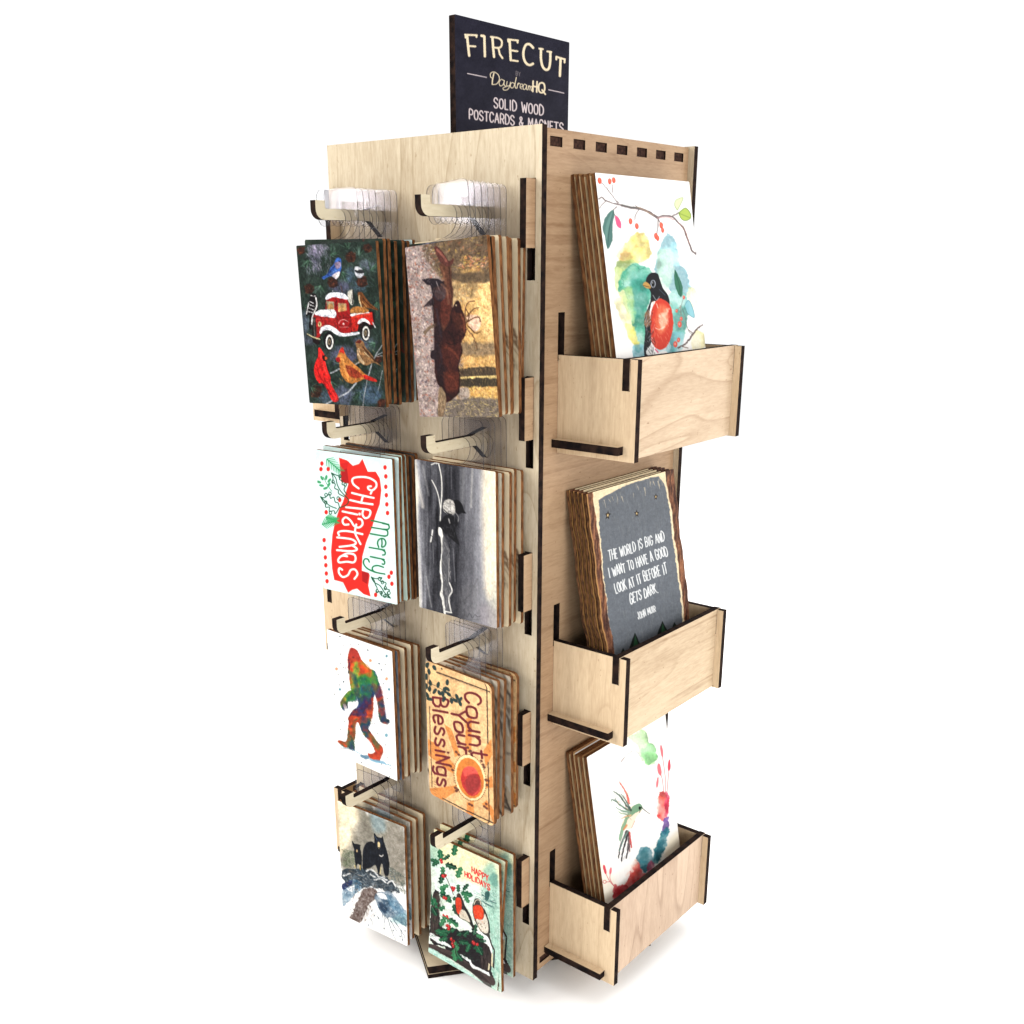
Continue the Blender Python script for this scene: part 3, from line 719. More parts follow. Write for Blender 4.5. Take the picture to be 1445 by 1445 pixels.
def art_stump():
    crop, sc = (580, 640), 5.558
    c = Canvas(150, 220, crop_quad(crop, sc, [(585.5, 648.3), (699, 665.7), (701.2, 886.9), (591.8, 856.4)]), (90, 90, 96), 4)
    X, Y = c.X, c.Y
    u = (X-30-0.03*Y)
    prof = np.interp(u, [0, 25, 60, 110, 200, 300, 360, 420, 470, 530, 580, 640], [206, 160, 104, 74, 62, 66, 92, 122, 146, 186, 238, 250])
    n1 = 0.6*fbm(X/16, Y/520, 41, 4)+0.4*fbm(X/40, Y/160, 43, 3); n2 = fbm(X/45+Y/400, Y/300, 45, 4); n3 = fbm(X/3.5, Y/6, 48, 2)
    g = prof+(n1-0.5)*150*np.clip((620-u)/520, 0.15, 1)+(n2-0.5)*40*np.clip((600-u)/300, 0.1, 1)+(n3-0.5)*40*np.clip((640-u)/300, 0.25, 1)
    warm = np.clip((g-170)/80, 0, 1)
    c.img = np.stack([g, g-4*warm, g+6-32*warm], -1)
    c.img[..., :] *= 1
    c.f('400 1050 660 1000 680 1380 380 1290', (150, 148, 150), .45, soft=120, tex=.5)
    c.f('540 1180 670 1230 680 1380 560 1380', (158, 150, 156), .6, soft=70, tex=.4); c.f('560 130 650 150 655 1000 580 1050', (252, 238, 214), .75, soft=70)
    for q, w, k, a in (('30 60 60 250 95 420', 24, (226, 220, 212), .6), ('60 800 80 1000 80 1190', 16, (210, 206, 204), .5), ('120 960 160 1200', 10, (190, 190, 190), .5), ('95 100 140 330', 14, (190, 188, 186), .35), ('410 130 400 420', 26, (190, 190, 190), .3), ('480 100 470 420', 14, (226, 222, 214), .4), ('330 740 345 1000', 6, (160, 160, 164), .6), ('315 110 318 280', 7, (150, 150, 154), .5), ('400 1200 520 980', 12, (92, 92, 96), .35), ('400 1160 480 1090', 8, (80, 80, 84), .35), ('590 750 640 680', 3, (226, 196, 160), .8), ('560 1060 660 1000', 3, (230, 200, 164), .6)):
        c.s(q, w, k, a, soft=w*.8)
    # reeds, the bird and the stump
    c.s('218 85 238 180 243 290 238 380 232 470 230 545', 8, (238, 236, 230)); c.s('160 92 205 72', 7, (236, 234, 228)); c.s('200 84 250 64', 6, (236, 234, 228))
    c.s('165 212 195 270 215 330 228 400 235 470', 7, (226, 224, 220)); c.s('170 600 165 640 155 690', 10, (232, 230, 226)); c.s('155 640 175 660 160 700', 5, (60, 60, 64)); c.s('172 700 178 860', 4, (150, 150, 154), .6)
    c.f('330 374 370 366 400 400 412 440 430 470 400 466 370 478 345 440', (30, 30, 34), rough=2)
    c.f('250 420 262 375 296 362 330 378 348 420 345 466 318 480 285 470 262 452', (196, 192, 186), rough=7, soft=6); c.strokes(70, '262 380 340 470', [(250, 248, 242), (140, 138, 138), (240, 238, 230), (60, 60, 64)], 24, 5, 50, 40, .7); c.s('260 440 290 470 320 476', 7, (30, 30, 34))
    c.s('345 460 372 500 365 545', 5, (200, 198, 196), .7)
    c.f('220 548 262 490 300 480 345 500 370 545 350 600 368 670 380 716 340 690 310 660 280 640 250 610', (36, 36, 40), rough=4); c.strokes(50, '240 500 360 690', [(72, 72, 78), (22, 22, 26), (150, 150, 152)], 40, 4, 70, 20, .5); c.s('296 512 304 545', 8, (170, 168, 166))
    c.f('218 580 240 590 252 640 255 740 242 800 240 900 250 1000 248 1080 262 1150 272 1250 256 1245 240 1140 226 1100 240 1030 226 900 240 760 232 660 215 630', (240, 238, 232), rough=3)
    c.f('252 640 300 760 300 900 296 1000 318 1070 300 1120 316 1240 272 1250 262 1150 250 1000 244 880', (104, 104, 108), .85, rough=4); c.strokes(110, '245 700 310 1250', [(190, 188, 186), (60, 60, 64), (226, 224, 220), (120, 120, 124)], 44, 4, 85, 14, .6)
    c.s('300 1010 322 1075 296 1130 314 1240', 9, (226, 224, 220)); c.s('270 1235 318 1245', 8, (240, 238, 232)); c.s('298 820 296 1000', 5, (206, 204, 202), .7)
    c.s('440 1280 460 1250 480 1285 500 1260 520 1275 550 1270', 4, (70, 70, 76), .8); c.s('450 1296 530 1300', 3, (90, 90, 94), .7)
    return c.finish(1.2, 0.22, 4, 3.0)

def art_walker():
    crop, sc = (455, 880), 6.28
    c = Canvas(150, 220, crop_quad(crop, sc, [(461.5, 888.8), (552.8, 918.7), (561, 1102.6), (471.4, 1061.2)]), (255, 254, 251), 5)
    body = [
     '250 222 290 228 318 265 342 320 372 352 380 372 420 400 450 430 460 480 482 540 470 590 448 660 448 740 440 800 420 830 330 840 300 760 318 690 290 610 262 560 240 480 240 440 228 420 225 300',
     '245 590 292 600 300 670 262 682 222 690 222 742 214 720 200 700 180 714 192 762 172 742 160 710 172 670 190 640 215 610', '240 480 290 500 300 600 258 620 250 560',
     '410 410 462 420 492 500 516 580 530 640 545 720 552 790 560 830 590 852 578 880 540 878 508 850 494 790 490 720 470 640 448 560 430 500',
     '300 742 370 720 440 790 400 850 318 862 292 888 290 960 280 1040 282 1098 268 1116 220 1092 180 1082 138 1040 150 1028 200 1040 218 1010 224 930 232 860 228 830 262 770',
     '322 840 430 800 422 880 402 920 440 980 480 1040 520 1082 534 1120 522 1160 506 1200 480 1208 420 1184 402 1146 430 1150 466 1130 456 1100 420 1040 372 990 340 930']
    col = lambda t: t
    def rainbow(X, Y):
        n1 = fbm(X/60, Y/70, 71, 4); n2 = fbm(X/26, Y/26, 75, 4)
        t = (Y-220)/1000.0+(X-320)/900.0*0.9+(n1-0.5)*0.55
        st = np.array([-0.2, 0.05, 0.14, 0.22, 0.30, 0.38, 0.46, 0.53, 0.60, 0.68, 0.76, 0.84, 0.95, 1.2])
        cs = np.array([(170, 60, 50), (180, 64, 52), (206, 84, 42), (150, 150, 60), (70, 130, 62), (48, 110, 92), (46, 72, 120), (76, 48, 84), (176, 66, 40), (190, 84, 48), (60, 96, 66), (48, 74, 98), (176, 66, 44), (190, 80, 50)], float)
        o = np.stack([np.interp(t, st, cs[:, k]) for k in range(3)], -1)
        return np.clip(o*(0.72+0.62*(n2[..., None])), 0, 255)
    for b in body:
        c.f(b, rainbow, rough=7, sc=12)
    g = c.rng
    for b in body:
        for x, y in spline(P(b), True, 9):
            i = int(np.clip(y/8, 0, 1)); t = math.radians(g.normal(70, 40)); l = g.uniform(5, 14)
            k = rainbow(np.array([[x]]), np.array([[y]]))[0, 0]*0.8
            c.s(np.array([(x, y), (x+math.cos(t)*l, y+math.sin(t)*l)]), 4, k, .9, smooth=False, w1=1)
    for p, k in (('240 430 275 520 290 640 320 690 330 600 290 450', (36, 60, 110)), ('330 450 420 470 430 620 400 680 350 600', (44, 132, 66)), ('330 640 420 650 430 760 340 740', (60, 40, 84)), ('430 430 470 480 470 540 430 540', (120, 150, 56)), ('490 700 545 720 560 830 520 850', (40, 44, 100)), ('440 540 520 560 540 700 490 680', (150, 60, 60)), ('330 850 410 830 410 910 360 950', (40, 70, 110)), ('400 960 470 1020 510 1090 470 1110', (100, 130, 60)), ('240 230 300 240 330 330 260 330', (176, 66, 58)), ('330 330 430 400 430 480 360 430', (222, 96, 40)), ('262 880 290 880 286 960 262 970', (70, 100, 60)), ('160 670 222 690 214 742 180 740', (70, 44, 56))):
        c.f(p, k, .55, soft=26, rough=12, tex=.35)
    c.strokes(150, '240 300 450 820', [(200, 220, 200), (30, 50, 60), (226, 200, 120), (40, 40, 70)], 18, 3, 70, 40, .35); c.strokes(80, '440 480 540 800', [(220, 190, 180), (60, 40, 60)], 18, 3, 70, 30, .35)
    c.e(272, 300, 12, 8, (110, 36, 40), .6); c.s('232 320 238 400 225 440', 9, (50, 50, 80), .8, rough=5)
    for s, r, k in (('158 120 400 236 188 514 520 405 498 352', 7, (40, 60, 80)), ('160 272 160 356 318 188 184 200 538 528 152 542 110 622 196 860 158 930 488 966 570 658 555 1070 344 1226 400 1240 520 1242 600 1278 596 1352 552 358 184 386 202 392 140 448', 5, (60, 70, 80)), ('565 285 155 580 588 578', 11, (74, 132, 150)), ('564 984', 14, (110, 160, 176)), ('125 402 422 326 566 486', 13, (244, 150, 112)), ('560 1140 575 1180 580 1240 605 1250 460 880 440 876 250 190 330 250', 4, (70, 74, 84))):
        c.dots(s, r, k, .85, rough=3)
    c.s('160 1090 280 1120 380 1180 480 1216 605 1256', 8, (120, 176, 200), .8, rough=6); c.f('330 1165 380 1158 412 1176 380 1194', (70, 112, 140), .7, rough=8); c.f('420 1200 530 1210 560 1240 470 1225', (120, 170, 196), .7, rough=8)
    c.s('160 1100 240 1110', 4, (214, 150, 120), .7, rough=3)
    c.f('40 740 55 740 110 1140 100 1140', (240, 220, 170), .5, soft=14)
    return c.finish(1.18)

def art_blessings():
    crop, sc = (595, 920), 5.558
    c = Canvas(150, 220, crop_quad(crop, sc, [(599.9, 932.5), (692.9, 966.3), (697.6, 1168.7), (606.2, 1118.4)]), (236, 196, 146), 6)
    c.mottle(14, 60, 3.0); c.mottle(9, 10, 4.0); c.f('330 160 540 260 560 700 480 680', (244, 208, 160), .5, soft=60)
    o = (222, 140, 72)
    for p in ('345 520 390 500 388 760 336 770', '176 560 232 600 300 800 262 820', '48 672 130 730 262 890 244 950 50 800', '60 1062 150 1056 270 1040 285 1090 250 1102 170 1150 110 1156 66 1110', '352 1180 406 1160 412 1310 350 1270', '470 1190 510 1160 565 1240 570 1360 530 1260', '490 1000 552 966 560 1060 500 1066', '480 770 545 670 552 800 500 900'):
        c.f(p, o, .85, smooth=False, rough=3, tex=.2)
    for q, w in (('120 165 300 226 530 308', 9), ('506 254 512 480 516 712', 9), ('518 860 524 1100 532 1385', 8), ('64 430 70 700 82 1050', 6), ('160 1140 340 1236 560 1345', 9), ('48 180 52 300', 5)):
        c.s(q, w, (70, 54, 50), .95, smooth=False, rough=3)
    for t in np.linspace(0, 1, 40):
        c.s(np.array([(120+410*t, 160+150*t-6), (126+410*t, 176+150*t)]), 2, (40, 30, 30), .7, smooth=False)
    m = (122, 48, 56)
    letter(c, 'Count', (332, 306), (388, 822), (116, 22), (124, 24), 19, m, .26, .02)
    letter(c, 'Your', (226, 440), (296, 790), (112, 24), (80, 20), 19, m, .16, .02)
    letter(c, 'BlessiNgs', (88, 352), (122, 1044), (112, 18), (100, 22), 18, m, .24, .02)
    c.strokes(150, '90 320 510 1040', [(236, 196, 146), (244, 206, 156)], 8, 2.5, 30, 50, .5)
    c.strokes(60, '90 320 510 1040', [(150, 80, 84), (98, 36, 46)], 10, 3, 30, 40, .3)
    c.e(378, 982, 118, 182, (245, 226, 176), ang=-14); c.e(378, 985, 104, 164, (222, 140, 70), ang=-14, rough=3); c.e(385, 1010, 76, 120, (196, 64, 60), ang=-14, rough=4)
    c.f('322 930 350 892 410 900 440 950 400 950 340 970', (236, 108, 96), .85, soft=14); c.e(396, 1030, 60, 76, (158, 66, 66), .7, soft=24); c.s('400 1120 450 1080 462 1020', 8, (236, 120, 100), .6, soft=6)
    t = np.linspace(0, 2*math.pi, 60)
    for a in t:
        x, y = 122*math.cos(a), 188*math.sin(a); q = math.radians(-14)
        c.e(378+x*math.cos(q)-y*math.sin(q), 982+x*math.sin(q)+y*math.cos(q), 5, 4, (84, 60, 52), .8)
    for x, y in ((270, 780), (288, 800), (360, 745), (372, 775), (380, 770), (466, 850), (480, 880), (488, 900), (225, 890), (240, 920), (262, 1060), (270, 1085), (282, 1075), (372, 1190), (392, 1200), (490, 1210), (505, 1190), (508, 1225), (500, 1000), (510, 1040), (520, 1005)):
        c.e(x, y, 13, 10, (104, 62, 54), .85, ang=40)
    for x, y, an in ((45, 110, 80), (100, 130, 60), (60, 160, 80), (40, 200, 90), (70, 245, 80), (65, 290, 90), (45, 340, 60), (65, 372, 20), (130, 260, 100), (105, 310, 120), (140, 320, 60), (200, 240, 90), (180, 300, 70), (165, 330, 80), (210, 330, 40), (175, 370, 110), (232, 380, 80), (275, 350, 70), (262, 380, 40), (300, 400, 70), (300, 370, 120), (200, 290, 40), (36, 270, 80)):
        c.e(x, y, 25, 13, (44, 66, 66), .95, ang=an, rough=3)
    c.s('45 100 60 200 70 330', 4, (50, 60, 56)); c.s('70 250 150 290 230 350 300 390', 4, (50, 60, 56)); c.s('150 130 158 140', 8, (50, 60, 56))
    for y in range(1010, 1120, 18):
        c.s(np.array([(95, y), (112, y+9)]), 3, (110, 80, 60), .8, smooth=False)
    return c.finish(1.15, 0.25, 8)

def art_bears():
    crop, sc = (470, 1120), 6.28
    c = Canvas(150, 220, crop_quad(crop, sc, [(475.3, 1130.3), (571, 1166.2), (575, 1337), (484.4, 1290)]), (254, 253, 250), 7)
    c.f('20 50 330 180 620 300 640 760 560 800 300 700 70 640', (160, 155, 142), soft=60, rough=30)
    c.f('20 40 200 120 200 330 60 560 40 300', (250, 236, 206), .95, soft=80); c.f('330 180 440 220 460 330 360 340', (140, 160, 164), .8, soft=50); c.f('160 300 300 260 330 400 200 450', (128, 122, 112), .6, soft=60, tex=.4); c.f('480 330 620 330 630 720 500 700', (150, 142, 132), .7, soft=60, tex=.5)
    c.mottle(22, 46, 1.0, where=np.clip((740-c.Y)/120, 0, 1)); c.mottle(16, 13, where=np.clip((760-c.Y)/120, 0, 1))
    c.strokes(260, '80 500 200 520 200 660 90 660', [(96, 110, 82), (140, 150, 120), (60, 70, 56)], 30, 5, 40, 40, .5)
    c.strokes(380, '480 640 640 740 640 900 540 860', [(104, 116, 106), (70, 84, 76), (150, 140, 126), (58, 66, 66)], 26, 6, 50, 50, .55)
    c.strokes(200, '320 250 620 320 620 700 500 600', [(196, 190, 178), (126, 120, 110), (150, 146, 136), (210, 206, 196)], 30, 6, 55, 30, .4)
    # rocks and melt water
    c.f('80 690 200 668 330 680 440 740 540 800 590 880 500 880 420 850 330 830 220 850 120 800', (44, 56, 66), rough=14, sc=30, tex=.3)
    c.f('85 830 160 770 240 780 250 850 180 900 130 960 90 985', watery((58, 98, 126), 3, .5), rough=12, tex=.45); c.f('86 800 170 770 150 830 90 850', (38, 50, 92), .9, rough=8); c.f('120 840 190 810 170 870', (250, 250, 250), .9, rough=6)
    c.f('260 860 330 830 380 860 380 930 310 990 280 1080 232 1140 150 1100 180 1050 200 980 240 900', (98, 80, 74), rough=10, tex=.4); c.strokes(90, '180 850 360 1130', [(84, 70, 66), (150, 136, 128), (96, 84, 80)], 30, 8, 100, 40, .5)
    c.f('370 900 470 870 540 900 600 980 645 1040 650 1180 600 1160 520 1110 470 1100 420 1060 390 1000', watery((48, 74, 98), 3, .5), rough=14, tex=.45); c.f('480 900 600 1000 640 1100 560 1070 500 1000', (116, 160, 186), .7, soft=40, tex=.4); c.f('400 960 470 1000 470 1060 420 1040', (44, 62, 84), .8, soft=20)
    c.f('380 890 440 890 480 940 420 930', (250, 250, 250), .95, rough=6); c.f('524 880 580 890 640 980 640 1040 590 980', (252, 252, 252), .95, rough=6)
    c.strokes(120, '120 680 560 850', [(220, 222, 222), (34, 44, 56), (90, 120, 140), (60, 60, 60), (130, 110, 90)], 34, 7, 20, 40, .6)
    for q in ('90 730 150 710', '290 690 340 680 400 740', '360 770 420 760 460 790', '480 800 520 780 550 830', '410 740 470 770', '330 720 370 750'):
        c.s(q, 13, (238, 238, 236), .9, rough=6)
    c.f('500 1120 650 1060 656 1160 620 1180', (150, 192, 196), .6, soft=40, tex=.4)
    for q in ('455 1080 448 1190', '480 1110 520 1230 556 1320', '500 1120 590 1270', '530 1120 600 1220 640 1290', '430 1060 440 1120', '600 1230 612 1310', '330 1100 350 1160', '390 1090 402 1110'):
        c.s(q, 6, (60, 78, 96), .8, rough=5, w1=2)
    c.dots('530 1215 600 1220 612 1300 400 1105 448 1195 340 1040 362 1080 635 1222 590 1270 310 1160', 6, (70, 86, 100), .8)
    c.strokes(320, '90 690 240 670 440 740 600 880 560 900 300 840 130 850', [(30, 40, 48), (24, 30, 38), (110, 130, 144), (230, 232, 232), (70, 84, 94), (90, 76, 66)], 17, 5, 25, 50, .65)
    c.strokes(200, '370 900 540 900 645 1040 650 1170 480 1100 390 1000', [(36, 56, 78), (90, 130, 158), (150, 186, 204), (60, 88, 112), (236, 240, 240)], 20, 6, 50, 40, .5)
    c.strokes(110, '90 830 250 790 200 900 95 980', [(36, 60, 96), (96, 140, 164), (220, 232, 236)], 20, 6, 140, 40, .5)
    c.strokes(90, '170 850 380 880 240 1130 150 1100', [(66, 54, 50), (150, 140, 134), (190, 182, 176)], 18, 5, 110, 30, .5)
    # bears
    bk = (22, 26, 34)
    c.f('165 426 190 450 225 455 240 462 236 490 250 540 254 600 246 680 232 640 212 630 202 668 190 600 182 500', bk, rough=4)
    c.f('256 590 262 500 290 440 340 426 362 438 358 352 388 382 422 392 436 378 448 432 462 480 486 560 496 640 486 730 450 720 436 640 420 630 410 700 396 712 372 640 332 660 300 670 262 672', bk, rough=4)
    c.strokes(150, '262 430 480 700', [(44, 54, 68), (14, 16, 22), (60, 70, 84)], 30, 4, 80, 20, .5)
    c.e(402, 440, 32, 46, (34, 42, 56), .7); c.f('390 440 402 430 412 450 408 486 396 486', (226, 206, 160)); c.e(402, 482, 7, 6, (20, 20, 24)); c.s('408 550 424 560 440 548', 8, (210, 206, 200)); c.e(208, 512, 7, 12, (206, 180, 140)); c.s('366 380 384 410', 5, (74, 90, 110)); c.s('190 640 194 660', 8, (210, 190, 140)); c.s('236 640 238 676', 8, (200, 170, 90)); c.s('420 660 414 710', 9, (204, 190, 150))
    c.mottle(14, 9, where=np.clip((700-c.Y)/80, 0, 1)); c.mottle(16, 40, where=np.clip((700-c.Y)/80, 0, 1))
    return c.finish(1.12, 0.16, 7)

def art_robins():
    crop, sc = (600, 1170), 6.02
    c = Canvas(200, 290, crop_quad(crop, sc, [(606.2, 1177), (704, 1220), (707.3, 1401.5), (613.2, 1348)]), (226, 236, 224), 8)
    c.f('30 30 300 150 620 310 600 480 420 470 260 420 60 240', (252, 240, 200), .95, soft=60); c.f('470 380 610 360 630 1340 540 1200 520 700', (168, 206, 190), .85, soft=70)
    c.f('40 130 140 200 120 330 50 300', (160, 200, 188), .7, soft=40); c.f('120 440 420 470 430 620 300 640 130 560', (228, 238, 232), .9, soft=50); c.f('90 300 240 330 240 460 110 450', (226, 238, 230), .8, soft=40)
    c.mottle(14, 40); c.mottle(10, 10)
    c.f('540 400 600 380 612 480 560 470', (120, 168, 156), .8, soft=20, rough=10); c.strokes(160, '430 540 620 680', [(240, 246, 240), (110, 156, 150), (150, 190, 176), (90, 130, 130)], 30, 6, 25, 30, .6); c.f('505 540 540 530 540 600 510 600', (60, 100, 96), .9, rough=6)
    for q in ('480 560 520 580', '540 610 600 630', '490 620 560 660'):
        c.s(q, 10, (70, 110, 110), .8, rough=4)
    c.strokes(240, '540 700 620 1320', [(200, 226, 212), (130, 180, 166), (220, 238, 226)], 40, 7, 75, 20, .5)
    # fence, snow
    dk = (52, 48, 52)
    c.f('75 540 100 530 120 560 130 700 180 880 260 880 330 860 400 880 470 890 510 960 510 1100 590 1230 600 1330 420 1200 300 1120 200 1030 90 990 70 800', dk, rough=12)
    c.f('68 560 100 545 120 590 140 960 92 950 72 700', (74, 64, 62), rough=6); c.strokes(90, '75 560 140 960', [(110, 98, 92), (44, 38, 40), (90, 80, 76)], 60, 6, 86, 6, .6)
    c.f('76 1000 250 1060 420 1170 600 1270 604 1346 420 1230 250 1120 80 1040', (92, 80, 78), rough=6); c.f('140 1050 420 1180 580 1320 576 1360 420 1230 250 1120', (66, 58, 58), .7); c.strokes(120, '90 1010 600 1340 596 1350 80 1040', [(134, 120, 112), (60, 52, 52)], 60, 4, 28, 6, .6)
    c.f('496 960 560 1000 566 1220 500 1190', (70, 60, 60), rough=5); c.strokes(50, '500 980 562 1200', [(110, 98, 92), (44, 38, 40)], 70, 5, 86, 5, .6); c.s('566 1060 562 1210', 12, (232, 220, 190)); c.s('584 1040 576 1220', 12, (60, 56, 56))
    c.f('210 744 262 740 310 770 352 800 392 860 372 870 350 850 340 880 326 830 306 850 300 800 270 800 250 770', (246, 248, 246), rough=6); c.f('400 820 470 870 530 880 560 960 566 1060 540 1000 500 960 480 910 420 870', (246, 248, 246), rough=6)
    c.f('80 915 130 935 180 970 250 1020 250 1034 190 1010 130 985 82 945', (240, 244, 242), rough=8); c.f('330 1084 400 1120 450 1180 560 1230 570 1262 500 1226 440 1200 400 1150 350 1110', (240, 244, 242), rough=8)
    c.f('80 1030 250 1130 420 1240 560 1350 630 1400 630 1420 420 1310 80 1075', (196, 228, 216), .95, rough=8, tex=.2); c.strokes(70, '90 1050 560 1340 540 1360 100 1090', [(150, 206, 190), (236, 246, 240), (90, 160, 146)], 40, 7, 30, 15, .6)
    # holly
    gs = [(30, 84, 62), (44, 110, 78), (24, 62, 50), (70, 136, 96)]
    def leaf(x, y, l, an, k=0):
        t = math.radians(an); d = np.array([math.cos(t), math.sin(t)]); n = np.array([-d[1], d[0]]); p = np.array([x, y], float); up = []; dn = []
        for i, s in enumerate((0, .18, .3, .48, .6, .78, 1)):
            w = (0, .26, .14, .30, .15, .22, 0)[i]*l
            up.append(p+d*l*s+n*w); dn.append(p+d*l*s-n*w)
        c.f(np.array(up+dn[::-1]), gs[k % 4], smooth=False, rough=3); c.s(np.array([p, p+d*l*0.9]), 4, (130, 178, 140), .7, smooth=False)
        c.f(np.array(up+[p+d*l, p]), (84, 150, 110), .35, smooth=False, soft=6)
    for i, a in enumerate(((120, 290, 70, 200), (140, 280, 90, -100), (170, 300, 90, 20), (150, 320, 70, 90), (120, 280, 60, 150), (240, 230, 90, -80), (210, 220, 60, 140), (270, 420, 90, -70), (280, 470, 60, 90), (150, 500, 80, 90), (130, 470, 80, -80), (200, 480, 70, 160), (180, 560, 70, 60), (300, 540, 90, 15), (320, 520, 60, -50), (330, 560, 70, 60), (230, 590, 70, 10), (90, 690, 90, -100), (80, 700, 70, 60), (190, 770, 80, 110), (200, 760, 90, 40), (170, 660, 70, 150), (240, 640, 80, 70), (200, 800, 70, 20), (170, 900, 90, -10), (220, 930, 90, -160), (290, 930, 90, -40), (270, 980, 70, 60), (310, 980, 70, 10), (220, 960, 60, 170), (410, 900, 80, -80), (430, 900, 60, 20), (430, 980, 90, 60), (400, 1000, 60, 110), (460, 950, 50, 0), (280, 1040, 90, 80), (300, 1080, 70, 50), (180, 620, 50, -60), (130, 560, 60, 20))):
        leaf(a[0], a[1], a[2]*1.2, a[3], k=i)
    for x, y in ((135, 268), (140, 285), (150, 400), (172, 398), (160, 405), (228, 500), (238, 520), (246, 505), (160, 585), (175, 592), (185, 745), (190, 765), (176, 760), (208, 850), (226, 860), (222, 876), (250, 960), (262, 1000), (272, 1020), (266, 980), (404, 960), (414, 972), (440, 980)):
        c.e(x, y, 12, 14, (196, 48, 52)); c.e(x-3, y-4, 4, 4, (240, 150, 140), .8)
    c.s('130 330 160 380 200 460 240 560', 5, (70, 50, 44)); c.s('220 830 260 960 300 1100', 5, (60, 46, 42))
    # robins
    for dx, dy, f in ((0, 0, 0), (1, 1, 1)):
        if f == 0:
            c.f('265 575 280 545 300 560 318 600 336 650 380 730 412 830 405 850 370 800 320 770 280 745 258 690 252 620', (70, 66, 64), rough=3); c.f('258 600 290 585 306 620 306 690 290 725 268 700', (222, 84, 56), rough=3); c.f('300 690 340 700 380 790 330 770 290 745', (214, 206, 190)); c.s('320 640 360 720 405 830', 12, (44, 42, 44)); c.s('270 560 296 570', 8, (90, 60, 50)); c.strokes(24, '260 590 305 710', [(240, 120, 80), (190, 60, 46)], 20, 4, 70, 20, .6)
        else:
            c.f('410 620 420 596 446 590 470 612 480 650 510 700 540 790 540 860 560 960 590 1030 570 1020 530 920 480 880 430 800 404 720 400 650', (84, 80, 76), rough=3); c.f('408 660 440 645 480 665 496 730 470 776 430 770 408 720', (224, 86, 54), rough=3); c.f('430 770 480 770 510 720 530 800 530 880 480 870', (226, 218, 204), rough=4); c.s('412 640 430 606 460 605 470 640', 6, (240, 232, 214)); c.s('500 690 536 790 545 880', 10, (50, 48, 48)); c.strokes(30, '412 660 490 770', [(244, 130, 84), (196, 60, 44), (246, 160, 100)], 22, 5, 70, 25, .6); c.dots('450 800 480 830 500 800 510 840 470 810', 5, (110, 100, 92), .8)
    c.strokes(260, '120 880 480 900 500 1180 300 1100 110 980', [(20, 40, 32), (44, 92, 66), (30, 26, 28), (110, 160, 130), (70, 60, 58)], 22, 4, 50, 50, .6)
    c.strokes(120, '60 560 140 560 200 900 90 960', [(40, 80, 60), (120, 108, 100), (34, 30, 32), (90, 130, 104)], 24, 4, 60, 40, .6)
    c.strokes(160, '210 740 400 860 560 980 560 1050 470 900 320 860', [(255, 255, 252), (206, 216, 220), (232, 238, 238)], 18, 5, 70, 30, .6)
    c.strokes(90, '470 480 610 500 600 680 440 640', [(76, 116, 112), (238, 244, 240), (60, 92, 92)], 14, 4, 30, 50, .6)
    c.strokes(60, '255 570 330 740', [(244, 140, 96), (170, 44, 40), (60, 54, 54)], 14, 3, 70, 30, .6); c.strokes(90, '405 640 520 880', [(246, 150, 100), (176, 50, 40), (236, 226, 210), (90, 82, 76)], 14, 3, 70, 30, .55)
    letter(c, 'HAPPY', (394, 368), (534, 442), (0, -44), (0, -46), 9, (222, 62, 66), .3, 0.05); letter(c, 'HOLIDAYS', (334, 400), (548, 522), (0, -40), (0, -46), 9, (222, 62, 66), .3, 0.05)
    return c.finish(1.24, 0.22, 6)
